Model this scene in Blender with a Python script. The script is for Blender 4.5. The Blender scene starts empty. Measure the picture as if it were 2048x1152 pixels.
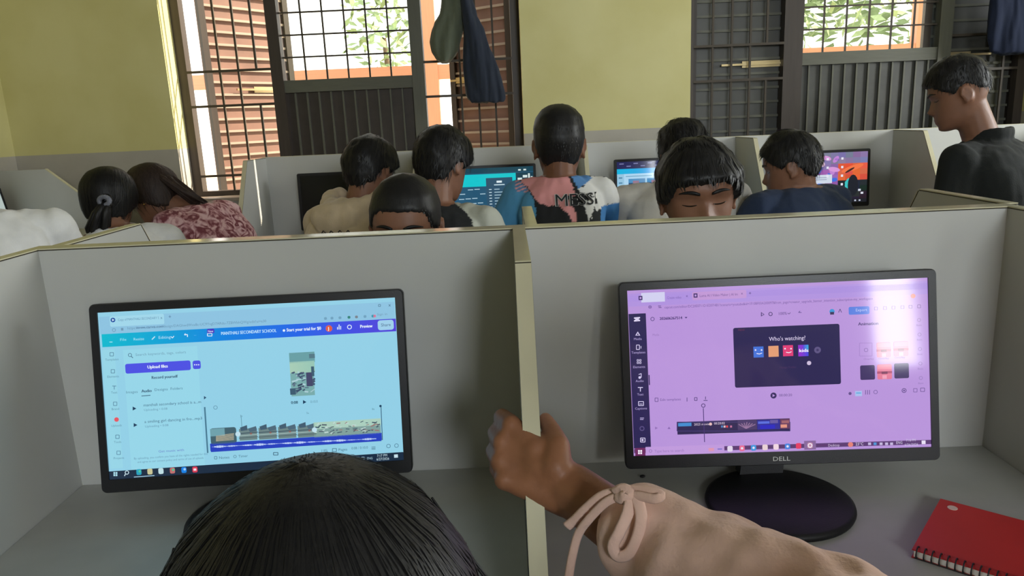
import bpy, math, random
import numpy as np
from mathutils import Vector, Matrix, noise
from mathutils.bvhtree import BVHTree

# ------------------------------------------------------------------ camera
FPX = 1465.25
CAM = np.array([-0.0133, -1.1105, 1.3033])
PITCH, YAW, ROLL = 0.2240, -0.0010, -0.0444

def cam_axes():
    fw = np.array([math.sin(YAW) * math.cos(PITCH), math.cos(YAW) * math.cos(PITCH), -math.sin(PITCH)])
    rt = np.array([math.cos(YAW), -math.sin(YAW), 0.0])
    up = np.cross(rt, fw)
    c, s = math.cos(ROLL), math.sin(ROLL)
    return c * rt + s * up, -s * rt + c * up, fw
CR, CU, CF = cam_axes()

sc = bpy.context.scene
C = sc.collection
cd = bpy.data.cameras.new('camera')
cam = bpy.data.objects.new('camera', cd)
C.objects.link(cam)
cam.matrix_world = Matrix(((CR[0], CU[0], -CF[0], CAM[0]), (CR[1], CU[1], -CF[1], CAM[1]), (CR[2], CU[2], -CF[2], CAM[2]), (0, 0, 0, 1)))
cd.sensor_width = 36.0
cd.lens = FPX / 2048.0 * 36.0
cd.clip_start = 0.02
cd.clip_end = 300
sc.camera = cam

# ------------------------------------------------------------------ world, sun, daylight at the windows, exposure
world = bpy.data.worlds.new('daylight')
sc.world = world
world.use_nodes = True
wn = world.node_tree.nodes
wbg = wn.get('Background') or wn.new('ShaderNodeBackground')
wbg.inputs[0].default_value = (1.0, 0.97, 0.90, 1)
wbg.inputs[1].default_value = 3.0
SUN_DIR = Vector((-1.0, -0.40, -0.75)).normalized()      # late low sun, from the right, outside
sl = bpy.data.lights.new('sun', 'SUN')
sl.energy = 13.0
sl.angle = 0.01
sl.color = (1.0, 0.86, 0.66)
so = bpy.data.objects.new('sun', sl)
C.objects.link(so)
so.rotation_euler = SUN_DIR.to_track_quat('-Z', 'Y').to_euler()
so.location = (8, 8, 6)

def window_light(name, loc, size, look, energy, color=(0.92, 0.97, 1.0)):
    l = bpy.data.lights.new(name, 'AREA')
    l.shape = 'RECTANGLE'
    l.size, l.size_y = size
    l.energy = energy
    l.color = color
    o = bpy.data.objects.new(name, l)
    C.objects.link(o)
    o.location = loc
    o.rotation_euler = Vector(look).to_track_quat('-Z', 'Y').to_euler()
    return o
# openings in the wall behind the camera, and an added one in the right wall
window_light('daylight_rear_window', (1.06, -4.10, 2.06), (0.92, 0.76), (0, 1, 0), 80, (0.88, 0.96, 1.04))
window_light('daylight_rear_door', (2.04, -4.10, 1.55), (0.30, 1.1), (0, 1, 0), 15)
window_light('right_opening_fill', (4.12, 0.95, 1.9), (1.6, 0.9), (-1, 0, 0), 92)  # added unseen opening, set along the right wall to brighten the far wall
# light portals in the two far window openings (they only guide the sky light)
for nm, cx in (('sky_portal_far_left', -0.78), ('sky_portal_far_right', 1.76)):
    po = window_light(nm, (cx, 2.86, 1.67), (1.72, 1.36), (0, -1, 0), 1)
    po.data.cycles.is_portal = True
sc.view_settings.view_transform = 'Standard'
sc.view_settings.look = 'None'
sc.view_settings.gamma = 1.0
sc.view_settings.use_curve_mapping = False
sc.view_settings.exposure = 0.0
sc.cycles.use_denoising = True
sc.cycles.max_bounces = 8
sc.cycles.sample_clamp_indirect = 6.0

# ------------------------------------------------------------------ helpers
def ray(px, py):
    return CF + (px - 1024) / FPX * CR - (py - 576) / FPX * CU
def at_y(px, py, Y):
    d = ray(px, py)
    return Vector(CAM + d * ((Y - CAM[1]) / d[1]))
def at_z(px, py, Z):
    d = ray(px, py)
    return Vector(CAM + d * ((Z - CAM[2]) / d[2]))
def at_d(px, py, depth):
    return Vector(CAM + ray(px, py) * depth)
def project(p):
    d = np.array(p) - CAM
    z = d @ CF
    return 1024 + FPX * (d @ CR) / z, 576 - FPX * (d @ CU) / z

def lin(c):
    return tuple(((v / 255.0) / 12.92 if v / 255.0 <= 0.04045 else ((v / 255.0 + 0.055) / 1.055) ** 2.4) for v in c)

MATS = {}
def mat(name, rgb, rough=0.6, spec=0.3, noise_amt=0.0, noise_scale=20, bump=0.0, bump_scale=200, metal=0.0, stretch=None, sheen=0.0, trans=0.0):
    if name in MATS:
        return MATS[name]
    m = bpy.data.materials.new(name)
    m.use_nodes = True
    nt = m.node_tree
    b = nt.nodes['Principled BSDF']
    c = lin(rgb)
    b.inputs['Base Color'].default_value = (*c, 1)
    b.inputs['Roughness'].default_value = rough
    b.inputs['Specular IOR Level'].default_value = spec
    b.inputs['Metallic'].default_value = metal
    if sheen:
        b.inputs['Sheen Weight'].default_value = sheen
    if trans:
        b.inputs['Transmission Weight'].default_value = trans
    tc = nt.nodes.new('ShaderNodeTexCoord')
    src = tc.outputs['Object']
    if stretch:
        mp = nt.nodes.new('ShaderNodeMapping')
        mp.inputs['Scale'].default_value = stretch
        nt.links.new(src, mp.inputs['Vector'])
        src = mp.outputs['Vector']
    if noise_amt:
        n = nt.nodes.new('ShaderNodeTexNoise')
        n.inputs['Scale'].default_value = noise_scale
        n.inputs['Detail'].default_value = 4
        nt.links.new(src, n.inputs['Vector'])
        r = nt.nodes.new('ShaderNodeValToRGB')
        r.color_ramp.elements[0].position = 0.3
        r.color_ramp.elements[1].position = 0.7
        r.color_ramp.elements[0].color = (*[v * (1 - noise_amt) for v in c], 1)
        r.color_ramp.elements[1].color = (*[min(1, v * (1 + noise_amt)) for v in c], 1)
        nt.links.new(n.outputs['Fac'], r.inputs['Fac'])
        nt.links.new(r.outputs['Color'], b.inputs['Base Color'])
    if bump:
        n2 = nt.nodes.new('ShaderNodeTexNoise')
        n2.inputs['Scale'].default_value = bump_scale
        n2.inputs['Detail'].default_value = 3
        nt.links.new(src, n2.inputs['Vector'])
        bp = nt.nodes.new('ShaderNodeBump')
        bp.inputs['Strength'].default_value = bump
        bp.inputs['Distance'].default_value = 0.004
        nt.links.new(n2.outputs['Fac'], bp.inputs['Height'])
        nt.links.new(bp.outputs['Normal'], b.inputs['Normal'])
    MATS[name] = m
    return m

def vcol_mat(name, rough=0.8, emit=0.0, spec=0.3, bump=0.0):
    if name in MATS:
        return MATS[name]
    m = bpy.data.materials.new(name)
    m.use_nodes = True
    nt = m.node_tree
    b = nt.nodes['Principled BSDF']
    a = nt.nodes.new('ShaderNodeAttribute')
    a.attribute_name = 'Col'
    b.inputs['Roughness'].default_value = rough
    b.inputs['Specular IOR Level'].default_value = spec
    if emit:
        b.inputs['Base Color'].default_value = (0.01, 0.01, 0.012, 1)
        nt.links.new(a.outputs['Color'], b.inputs['Emission Color'])
        b.inputs['Emission Strength'].default_value = emit
    else:
        nt.links.new(a.outputs['Color'], b.inputs['Base Color'])
    if bump:
        tc = nt.nodes.new('ShaderNodeTexCoord')
        n2 = nt.nodes.new('ShaderNodeTexNoise')
        n2.inputs['Scale'].default_value = 90
        nt.links.new(tc.outputs['Object'], n2.inputs['Vector'])
        bp = nt.nodes.new('ShaderNodeBump')
        bp.inputs['Strength'].default_value = bump
        bp.inputs['Distance'].default_value = 0.004
        nt.links.new(n2.outputs['Fac'], bp.inputs['Height'])
        nt.links.new(bp.outputs['Normal'], b.inputs['Normal'])
    MATS[name] = m
    return m

def tag(o, label=None, cat=None, group=None, kind=None):
    if label: o['label'] = label
    if cat: o['category'] = cat
    if group: o['group'] = group
    if kind: o['kind'] = kind
    return o

def empty(name, loc=(0, 0, 0)):
    o = bpy.data.objects.new(name, None)
    o.empty_display_size = 0.05
    C.objects.link(o)
    o.location = loc
    return o

def base_of(o):
    p = Vector((0, 0, 0))
    while o:
        p += o.location
        o = o.parent
    return p

def link(name, me, m=None, parent=None, loc=None):
    """mesh in world coordinates -> object; location is relative to the parents' base points"""
    o = bpy.data.objects.new(name, me)
    C.objects.link(o)
    if m is not None and not me.materials:
        me.materials.append(m)
    if parent:
        o.parent = parent
    if loc is not None:
        o.location = Vector(loc)
    return o

CUBES = {}
def box(name, xr, yr, zr, m, parent=None):
    """axis aligned box, world extents; alike pieces share one unit cube"""
    if m.name not in CUBES:
        v = [(x, y, z) for x in (-.5, .5) for y in (-.5, .5) for z in (-.5, .5)]
        f = [(0, 1, 3, 2), (4, 6, 7, 5), (0, 4, 5, 1), (2, 3, 7, 6), (0, 2, 6, 4), (1, 5, 7, 3)]
        me = bpy.data.meshes.new('block_' + m.name)
        me.from_pydata(v, [], f)
        me.materials.append(m)
        CUBES[m.name] = me
    o = bpy.data.objects.new(name, CUBES[m.name])
    C.objects.link(o)
    c = Vector(((xr[0] + xr[1]) / 2, (yr[0] + yr[1]) / 2, (zr[0] + zr[1]) / 2))
    s = Vector((abs(xr[1] - xr[0]), abs(yr[1] - yr[0]), abs(zr[1] - zr[0])))
    if parent:
        o.parent = parent
        o.matrix_local = chain(parent).inverted() @ Matrix.LocRotScale(c, None, s)
    else:
        o.matrix_local = Matrix.LocRotScale(c, None, s)
    return o

def chain(o):
    m = Matrix.Identity(4)
    while o:
        m = o.matrix_basis @ m
        o = o.parent
    return m

class MB:
    """collects closed shapes"""
    def __init__(s):
        s.v, s.f, s.c = [], [], []
    def add(s, v, f):
        n = len(s.v)
        s.v += [tuple(p) for p in v]
        s.f += [tuple(i + n for i in q) for q in f]
        return s
    def box(s, xr, yr, zr, M=None):
        v = [Vector((x, y, z)) for x in xr for y in yr for z in zr]
        if M: v = [M @ p for p in v]
        return s.add(v, [(0, 1, 3, 2), (4, 6, 7, 5), (0, 4, 5, 1), (2, 3, 7, 6), (0, 2, 6, 4), (1, 5, 7, 3)])
    def ellipsoid(s, c, r, M=None, n=14, k=9):
        v, f = [], []
        for i in range(k + 1):
            t = math.pi * i / k
            for j in range(n):
                a = 2 * math.pi * j / n
                p = Vector((r[0] * math.sin(t) * math.cos(a), r[1] * math.sin(t) * math.sin(a), r[2] * math.cos(t)))
                if M: p = M @ p
                v.append(Vector(c) + p)
        for i in range(k):
            for j in range(n):
                f.append((i * n + j, (i + 1) * n + j, (i + 1) * n + (j + 1) % n, i * n + (j + 1) % n))
        return s.add(v, f)
    def loft(s, rings, cap=True):
        n = len(rings[0])
        v = [p for r in rings for p in r]
        f = []
        for i in range(len(rings) - 1):
            for j in range(n):
                f.append((i * n + j, i * n + (j + 1) % n, (i + 1) * n + (j + 1) % n, (i + 1) * n + j))
        if cap:
            f.append(tuple(range(n - 1, -1, -1)))
            f.append(tuple((len(rings) - 1) * n + j for j in range(n)))
        return s.add(v, f)
    def tube(s, pts, rad, n=8, flat=None, cap=True):
        """tube along points; flat=(vec, ratio) squashes it to a band"""
        pts = [Vector(p) for p in pts]
        rad = rad if isinstance(rad, (list, tuple)) else [rad] * len(pts)
        rings = []
        up = Vector((0, 0, 1))
        for i, p in enumerate(pts):
            d = (pts[min(i + 1, len(pts) - 1)] - pts[max(i - 1, 0)])
            d = d.normalized() if d.length > 1e-9 else Vector((0, 0, 1))
            if i == 0:
                a = d.cross(Vector((0, 0, 1)) if abs(d.z) < .9 else Vector((1, 0, 0))).normalized()
            else:
                a = (a - d * a.dot(d)).normalized()
            b = d.cross(a)
            k = 1.0
            if flat:
                a2 = Vector(flat[0]) - d * Vector(flat[0]).dot(d)
                a2.normalize()
                b2 = d.cross(a2)
                rings.append([p + a2 * (rad[i] * flat[1] * math.cos(2 * math.pi * j / n)) + b2 * (rad[i] * math.sin(2 * math.pi * j / n)) for j in range(n)])
            else:
                rings.append([p + a * (rad[i] * math.cos(2 * math.pi * j / n)) + b * (rad[i] * math.sin(2 * math.pi * j / n)) for j in range(n)])
        return s.loft(rings, cap)
    def capsule(s, a, b, ra, rb):
        a, b = Vector(a), Vector(b)
        s.ellipsoid(a, (ra,) * 3)
        s.ellipsoid(b, (rb,) * 3)
        if (b - a).length > 1e-4:
            s.tube([a, b], [ra, rb], 14)
        return s
    def mesh(s, name, smooth=False):
        me = bpy.data.meshes.new(name)
        me.from_pydata(s.v, [], s.f)
        me.update()
        if smooth:
            me.polygons.foreach_set('use_smooth', [True] * len(me.polygons))
        return me
    def build(s, name, m, parent=None, smooth=False, base=None):
        me = s.mesh(name, smooth)
        b = Vector(base) if base is not None else (base_of(parent) if parent else None)
        if b is not None:
            me.transform(Matrix.Translation(-b))
        return link(name, me, m, parent, base if (base is not None and not parent) else None)

def fused(mb, vox, it=3, keep=None):
    """union of overlapping shapes into one continuous surface"""
    me = mb.mesh('tmp')
    o = bpy.data.objects.new('tmp', me)
    C.objects.link(o)
    r = o.modifiers.new('r', 'REMESH')
    r.mode = 'VOXEL'
    r.voxel_size = vox
    if it:
        k = o.modifiers.new('k', 'SMOOTH')
        k.factor = 0.5
        k.iterations = it
    dg = bpy.context.evaluated_depsgraph_get()
    out = bpy.data.meshes.new_from_object(o.evaluated_get(dg))
    bpy.data.objects.remove(o)
    bpy.data.meshes.remove(me)
    out.polygons.foreach_set('use_smooth', [True] * len(out.polygons))
    return out

def finish(name, me, m, parent=None, base=None):
    """a fused mesh (world coordinates) as object"""
    b = Vector(base) if base is not None else (base_of(parent) if parent else Vector((0, 0, 0)))
    me.transform(Matrix.Translation(-b))
    me.name = name
    return link(name, me, m, parent, base if (base is not None and not parent) else None)

def get_co(me):
    a = np.empty(len(me.vertices) * 3, dtype=np.float32)
    me.vertices.foreach_get('co', a)
    return a.reshape(-1, 3)
def set_co(me, a):
    me.vertices.foreach_set('co', np.ascontiguousarray(a, dtype=np.float32).ravel())
    me.update()

def folds(me, amp, scale=(18, 18, 7), seed=0.0):
    """cloth folds: push the vertices along their normals"""
    co = get_co(me)
    nr = np.empty(len(me.vertices) * 3, dtype=np.float32)
    me.vertices.foreach_get('normal', nr)
    nr = nr.reshape(-1, 3)
    d = np.empty(len(co), dtype=np.float32)
    for i, p in enumerate(co.tolist()):
        n = noise.noise(Vector((p[0] * scale[0] + seed, p[1] * scale[1], p[2] * scale[2])))
        n2 = noise.noise(Vector((p[0] * scale[0] * 2.3, p[1] * scale[1] * 2.3 + seed, p[2] * scale[2] * 1.7)))
        d[i] = n + 0.45 * n2
    set_co(me, co + nr * (d * amp)[:, None])

def paint(me, fun):
    """per vertex colour of the cloth's own print"""
    at = me.color_attributes.new('Col', 'FLOAT_COLOR', 'POINT')
    cols = np.ones((len(me.vertices), 4), dtype=np.float32)
    for i, v in enumerate(me.vertices):
        cols[i, :3] = lin(fun(v.co))
    at.data.foreach_set('color', cols.ravel())

def inpoly(x, y, poly):
    r = False
    j = len(poly) - 1
    for i in range(len(poly)):
        if (poly[i][1] > y) != (poly[j][1] > y) and x < (poly[j][0] - poly[i][0]) * (y - poly[i][1]) / (poly[j][1] - poly[i][1]) + poly[i][0]:
            r = not r
        j = i
    return r

TXT = {}
def text_mesh(s):
    if s not in TXT:
        cu = bpy.data.curves.new('t', 'FONT')
        cu.body = s
        cu.size = 1.0
        cu.resolution_u = 2
        o = bpy.data.objects.new('t', cu)
        C.objects.link(o)
        dg = bpy.context.evaluated_depsgraph_get()
        me = bpy.data.meshes.new_from_object(o.evaluated_get(dg))
        v = [(p.co.x, p.co.y) for p in me.vertices]
        f = [tuple(p.vertices) for p in me.polygons]
        bpy.data.objects.remove(o)
        bpy.data.curves.remove(cu)
        bpy.data.meshes.remove(me)
        w = max([p[0] for p in v], default=0.1)
        TXT[s] = (v, f, w)
    return TXT[s]

# ------------------------------------------------------------------ materials of the room
def wall_material():
    m = bpy.data.materials.new('painted_wall')
    m.use_nodes = True
    nt = m.node_tree
    b = nt.nodes['Principled BSDF']
    b.inputs['Roughness'].default_value = 0.55
    b.inputs['Specular IOR Level'].default_value = 0.25
    tc = nt.nodes.new('ShaderNodeTexCoord')
    sp = nt.nodes.new('ShaderNodeSeparateXYZ')
    nt.links.new(tc.outputs['Object'], sp.inputs[0])
    gt = nt.nodes.new('ShaderNodeMath')
    gt.operation = 'GREATER_THAN'
    gt.inputs[1].default_value = 1.239
    nt.links.new(sp.outputs['Z'], gt.inputs[0])
    n = nt.nodes.new('ShaderNodeTexNoise')
    n.inputs['Scale'].default_value = 3.0
    n.inputs['Detail'].default_value = 5
    nt.links.new(tc.outputs['Object'], n.inputs['Vector'])
    ramps = []
    for c0, c1 in (((168, 162, 150), (182, 177, 166)), ((203, 195, 134), (212, 205, 148))):
        r = nt.nodes.new('ShaderNodeValToRGB')
        r.color_ramp.elements[0].position = 0.35
        r.color_ramp.elements[1].position = 0.65
        r.color_ramp.elements[0].color = (*lin(c0), 1)
        r.color_ramp.elements[1].color = (*lin(c1), 1)
        nt.links.new(n.outputs['Fac'], r.inputs['Fac'])
        ramps.append(r)
    mx = nt.nodes.new('ShaderNodeMix')
    mx.data_type = 'RGBA'
    nt.links.new(gt.outputs[0], mx.inputs['Factor'])
    nt.links.new(ramps[0].outputs['Color'], mx.inputs['A'])
    nt.links.new(ramps[1].outputs['Color'], mx.inputs['B'])
    nt.links.new(mx.outputs['Result'], b.inputs['Base Color'])
    return m
M_wall = wall_material()
M_floor = mat('cement_floor', (98, 95, 90), 0.6, noise_amt=0.15, noise_scale=4)
M_ceil = mat('ceiling_paint', (160, 158, 150), 0.8, noise_amt=0.04, noise_scale=3)
M_steel = mat('dark_steel', (62, 54, 48), 0.45, 0.4, noise_amt=0.12, noise_scale=9)
M_steel2 = mat('grey_green_steel', (92, 92, 80), 0.45, 0.4, noise_amt=0.08, noise_scale=9)
M_leaf = mat('brown_steel_sheet', (132, 100, 88), 0.5, 0.4, noise_amt=0.14, noise_scale=6)
M_leafdark = mat('charcoal_steel_sheet', (70, 70, 66), 0.4, 0.5, noise_amt=0.16, noise_scale=7)
M_bar = mat('grille_bar_paint', (70, 62, 52), 0.5, 0.3)
M_rib = mat('pale_sill_and_rib_highlight', (168, 152, 138), 0.4, 0.5)  # pale colour puts a highlight into the leaf ribs; also colours the sill
M_brass = mat('brass', (205, 185, 140), 0.3, 0.6, metal=0.7)

def wall_mesh(name, axis, pos, thick, lo, hi, z1, holes):
    """wall with rectangular openings; axis 'x': runs along x at y=pos"""
    xs = sorted({lo, hi, *[h[0] for h in holes], *[h[1] for h in holes]})
    zs = sorted({0.0, z1, *[h[2] for h in holes], *[h[3] for h in holes]})
    mb = MB()
    for i in range(len(xs) - 1):
        for k in range(len(zs) - 1):
            cx, cz = (xs[i] + xs[i + 1]) / 2, (zs[k] + zs[k + 1]) / 2
            if any(h[0] < cx < h[1] and h[2] < cz < h[3] for h in holes):
                continue
            if axis == 'x':
                mb.box((xs[i], xs[i + 1]), (pos, pos + thick), (zs[k], zs[k + 1]))
            else:
                mb.box((pos, pos + thick), (xs[i], xs[i + 1]), (zs[k], zs[k + 1]))
    return tag(mb.build(name, M_wall), kind='structure')

ZC = 2.9
XL, XR, YB, YW = -2.45, 4.0, -4.0, 2.6
HOLE1 = (-1.643, 0.077, 0.985, 2.35)
HOLE2 = (0.90, 2.63, 0.985, 2.35)
wall_mesh('wall_far', 'x', YW, 0.23, XL - 0.2, XR + 0.2, ZC, [HOLE1, HOLE2])
wall_mesh('wall_back', 'x', YB, -0.2, XL - 0.2, XR + 0.2, ZC, [(0.6, 1.52, 1.68, 2.44), (1.89, 2.19, 1.0, 2.1)])
wall_mesh('wall_left', 'y', XL, -0.2, YB, YW, ZC, [])
wall_mesh('wall_right', 'y', XR, 0.2, YB, YW, ZC, [(0.15, 1.75, 1.45, 2.35)])  # opening cut for the added fill light
tag(MB().box((XL - .2, XR + .2), (YB - .2, YW + .23), (-0.1, 0)).build('floor', M_floor), kind='structure')
tag(MB().box((XL - .2, XR + .2), (YB - .2, YW + .23), (ZC, ZC + .1)).build('ceiling', M_ceil), kind='structure')

# ------------------------------------------------------------------ far windows
def qx(X, Y):   # a point seen at X on the wall face, moved to depth Y along its line of sight
    return CAM[0] + (X - CAM[0]) * (Y - CAM[1]) / (YW - CAM[1])
def qz(Z, Y):
    return CAM[2] + (Z - CAM[2]) * (Y - CAM[1]) / (YW - CAM[1])
def fq(px, py):
    p = at_y(px, py, YW)
    return p.x, p.z

def leaf(parent, x_hinge, y_hinge, ang, width, side, z0, z1, m, mrib, n_rib):
    """shutter leaf of sheet steel on a frame; side=+1 runs to the right of its hinge"""
    L = Matrix.Translation((x_hinge, y_hinge, 0)) @ Matrix.Rotation(ang, 4, 'Z')
    def piece(nm, xr, yr, zr, mm, par):
        o = box(nm, (0, 1), (0, 1), (0, 1), mm, None)
        xr = sorted((xr[0] * side, xr[1] * side))
        c = Vector(((xr[0] + xr[1]) / 2, (yr[0] + yr[1]) / 2, (zr[0] + zr[1]) / 2))
        s = Vector((xr[1] - xr[0], yr[1] - yr[0], zr[1] - zr[0]))
        o.parent = par
        o.matrix_local = chain(par).inverted() @ L @ Matrix.LocRotScale(c, None, s)
        return o
    mb = MB()
    xs = sorted((0, width * side))
    mb.box(xs, (0.0, 0.006), (z0, z1), L)
    lf = mb.build('shutter_leaf', m, parent)
    for a in (0, width - 0.035):
        piece('leaf_stile', (a, a + 0.035), (-0.022, 0), (z0, z1), M_steel, lf)
    for i in range(n_rib):
        z = z0 + 0.06 + (z1 - z0 - 0.12) * i / (n_rib - 1)
        piece('leaf_rib', (0.035, width - 0.035), (-0.014, 0), (z - 0.006, z + 0.006), mrib, lf)
    # sliding bolt
    zb = z0 + (z1 - z0) * 0.40
    piece('bolt_plate', (width * 0.50, width * 0.94), (-0.018, -0.012), (zb - 0.016, zb + 0.016), M_brass, lf)
    piece('bolt_rod', (width * 0.30, width * 0.99), (-0.028, -0.018), (zb - 0.005, zb + 0.005), M_brass, lf)
    return lf

def glass_material():
    m = bpy.data.materials.new('window_glass')
    m.use_nodes = True
    nt = m.node_tree
    nt.nodes.clear()
    out = nt.nodes.new('ShaderNodeOutputMaterial')
    mx = nt.nodes.new('ShaderNodeMixShader')
    tr = nt.nodes.new('ShaderNodeBsdfTransparent')
    tr.inputs[0].default_value = (.94, .96, .95, 1)
    gl = nt.nodes.new('ShaderNodeBsdfGlossy')
    gl.inputs['Roughness'].default_value = .03
    fr = nt.nodes.new('ShaderNodeFresnel')
    nt.links.new(fr.outputs[0], mx.inputs[0])
    nt.links.new(tr.outputs[0], mx.inputs[1])
    nt.links.new(gl.outputs[0], mx.inputs[2])
    nt.links.new(mx.outputs[0], out.inputs['Surface'])
    return m
M_glass = glass_material()

def glazed_leaf(parent, x0, x1, z_sill, z0, z1, yf, first, step):
    """middle leaf: clear opening behind a square grid above, ribbed sheet below"""
    lp = box('lower_panel', (x0, x1), (yf + 0.015, yf + 0.022), (z0, z_sill - 0.04), M_leafdark if x0 > 0.5 else M_steel, parent)
    x = x0 + 0.045
    while x < x1 - 0.02:
        box('panel_rib', (x - 0.004, x + 0.004), (yf + 0.002, yf + 0.015), (z0, z_sill - 0.06), M_steel2, lp)
        x += 0.0605
    box('transom', (x0, x1), (yf - 0.012, yf + 0.03), (z_sill - 0.06, z_sill), M_steel2, parent)
    box('pane', (x0, x1), (yf + 0.024, yf + 0.027), (z_sill, z1), M_glass, parent)
    n = int(round((x1 - x0) / step))
    for i in range(1, n):
        xx = x0 + (x1 - x0) * i / n
        box('grid_bar', (xx - 0.004, xx + 0.004), (yf + 0.012, yf + 0.02), (z_sill, z1), M_bar, parent)
    z = z_sill + first
    while z < z1 - 0.02:
        box('grid_bar', (x0, x1), (yf + 0.006, yf + 0.012), (z - 0.004, z + 0.004), M_bar, parent)
        z += step

def build_window(name, hole, splits, sill_z, bars_l, bars_r, hz):
    YF = 2.745
    w = tag(empty(name, ((hole[0] + hole[1]) / 2, YF, hole[2])), kind='structure')
    z0, z1 = hole[2], hole[3]
    fr = 0.045
    box('frame', (hole[0], hole[0] + fr), (YF - .02, YF + .04), (z0, z1), M_steel, w)
    box('frame', (hole[1] - fr, hole[1]), (YF - .02, YF + .04), (z0, z1), M_steel, w)
    box('frame', (hole[0] + fr, hole[1] - fr), (YF - .02, YF + .04), (z1 - fr, z1), M_steel, w)
    box('frame', (hole[0] + fr, hole[1] - fr), (YF - .02, YF + .04), (z0, z0 + 0.03), M_steel, w)
    box('sill', (hole[0], hole[1]), (YW - 0.015, YF - .02), (z0 - 0.012, z0 + 0.004), M_rib, w)
    a, b, c, d = [qx(v, YF) for v in splits]
    box('mullion', (a, b), (YF - .02, YF + .04), (z0 + .03, z1 - fr), M_steel, w)
    box('mullion', (c, d), (YF - .02, YF + .04), (z0 + .03, z1 - fr), M_steel2, w)
    glazed_leaf(w, b, c, qz(sill_z, YF), z0 + .03, z1 - fr, YF, 0.112, 0.1065)
    yb = YF - 0.012
    for xs, xa, xb in ((bars_l, hole[0] + fr, a), (bars_r, d, hole[1] - fr)):
        zz = [qz(h, yb) for h in hz]
        for i, x in enumerate(xs):
            X = qx(x, yb)
            if i == len(xs) - 1 and len(hz) >= 2:      # one bar stops at the bolt opening
                spans = ((z0 + .03, zz[1]), (zz[0], z1 - fr))
            else:
                spans = ((z0 + .03, z1 - fr),)
            for s0, s1 in spans:
                box('grille_bar', (X - .005, X + .005), (yb - .005, yb + .005), (s0, s1), M_bar, w)
        for h in zz:
            box('grille_bar', (xa, xb), (yb - .010, yb - .004), (h - .006, h + .006), M_bar, w)
        for h in (zz[0] + 0.55,):
            box('grille_bar', (xa, xb), (yb - .010, yb - .004), (h - .006, h + .006), M_bar, w)
    return w
hz1 = [fq(455, 142)[1], fq(466, 211)[1], fq(450, 351)[1]]
W1 = build_window('window_1', HOLE1, (-1.134, -1.078, -0.455, -0.395), 1.541,
                  [fq(422, 0)[0], fq(460, 0)[0], fq(497, 0)[0]], [fq(926, 240)[0], fq(960, 240)[0], fq(993, 240)[0]], hz1)
leaf(W1, -1.565, 2.86, math.radians(54), 0.56, +1, 1.00, 2.33, M_leaf, M_rib, 20)
leaf(W1, 0.045, 2.86, math.radians(-36), 0.42, -1, 1.00, 2.33, M_leaf, M_rib, 20)
hz2 = [fq(1480, 90)[1], fq(1480, 160)[1]]
W2 = build_window('window_2', HOLE2, (1.345, 1.437, 2.093, 2.155), 1.563,
                  [fq(1425, 100)[0], fq(1463, 100)[0], fq(1500, 100)[0], fq(1533, 100)[0]], [fq(2000, 180)[0], fq(2040, 180)[0]], hz2)
leaf(W2, 0.935, 2.79, 0.0, 0.54, +1, 1.00, 2.33, M_leafdark, M_steel2, 18)
leaf(W2, 2.62, 2.79, 0.0, 0.50, -1, 1.00, 2.33, M_leafdark, M_steel2, 18)

# ------------------------------------------------------------------ outside
M_ground = mat('pale_yard', (214, 200, 168), 0.9, noise_amt=0.12, noise_scale=2)
M_pinkpost = mat('terracotta_paint', (206, 148, 126), 0.7, noise_amt=0.06)
M_leafgreen = mat('tree_leaves', (128, 148, 108), 0.7, noise_amt=0.3, noise_scale=5)
M_bark = mat('bark', (96, 80, 62), 0.9, noise_amt=0.2, noise_scale=12)
tag(MB().box((-14, 16), (2.83, 40), (-0.35, -0.25)).build('yard_ground', M_ground), kind='structure')
tag(MB().box((-14, 16), (2.83, 4.6), (-0.25, -0.05)).build('veranda_floor', M_ground), kind='structure')
rl = empty('veranda_railing', (0, 4.4, -0.05))
tag(rl, 'terracotta painted veranda railing and posts seen through the barred windows', 'railing')
box('top_rail', (-6, 6), (4.36, 4.44), (1.62, 1.72), M_pinkpost, rl)
box('lower_rail', (-6, 6), (4.37, 4.43), (0.62, 0.69), M_pinkpost, rl)
for px_, py_ in ((868, 200), (358, 250), (1840, 60)):
    X = at_y(px_, py_, 4.4).x
    box('post', (X - .045, X + .045), (4.355, 4.445), (-0.05, 3.1), M_pinkpost, rl)

def tree(name, x, y, h, r, label, seed, count=1500):
    rnd = random.Random(seed)
    t = empty(name, (x, y, -0.25))
    tag(t, label, 'tree', 'trees in the yard')
    MB().tube([(x, y, -.25), (x + .05, y, h * .35), (x - .03, y + .05, h * .7)], [.11, .085, .05], 9).build('trunk', M_bark, t, True)
    mb = MB()
    for i in range(count):
        d = Vector((rnd.gauss(0, 1), rnd.gauss(0, 1), rnd.gauss(0, 1))).normalized() * (rnd.random() ** 0.45)
        c = Vector((x + d.x * r, y + d.y * r, h * .68 + d.z * h * .36))
        a = Vector((rnd.gauss(0, 1), rnd.gauss(0, 1), rnd.gauss(0, .6))).normalized()
        b = a.orthogonal().normalized()
        L, w = rnd.uniform(.10, .2), rnd.uniform(.04, .08)
        mb.add([c - a * L, c + b * w, c + a * L, c - b * w], [(0, 1, 2, 3)])
    o = mb.build('foliage', M_leafgreen, t)
    o['kind'] = 'stuff'
tree('leafy_tree', 4.2, 10.5, 5.2, 1.9, 'leafy green tree filling the right barred window pane', 1)
tree('leafy_tree', 8.3, 12.5, 5.6, 2.0, 'leafy green tree at the right end of the right barred window', 2)
tree('leafy_tree', -2.6, 16.0, 4.6, 1.0, 'sparse tree seen through the left window grid', 3, 260)

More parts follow.
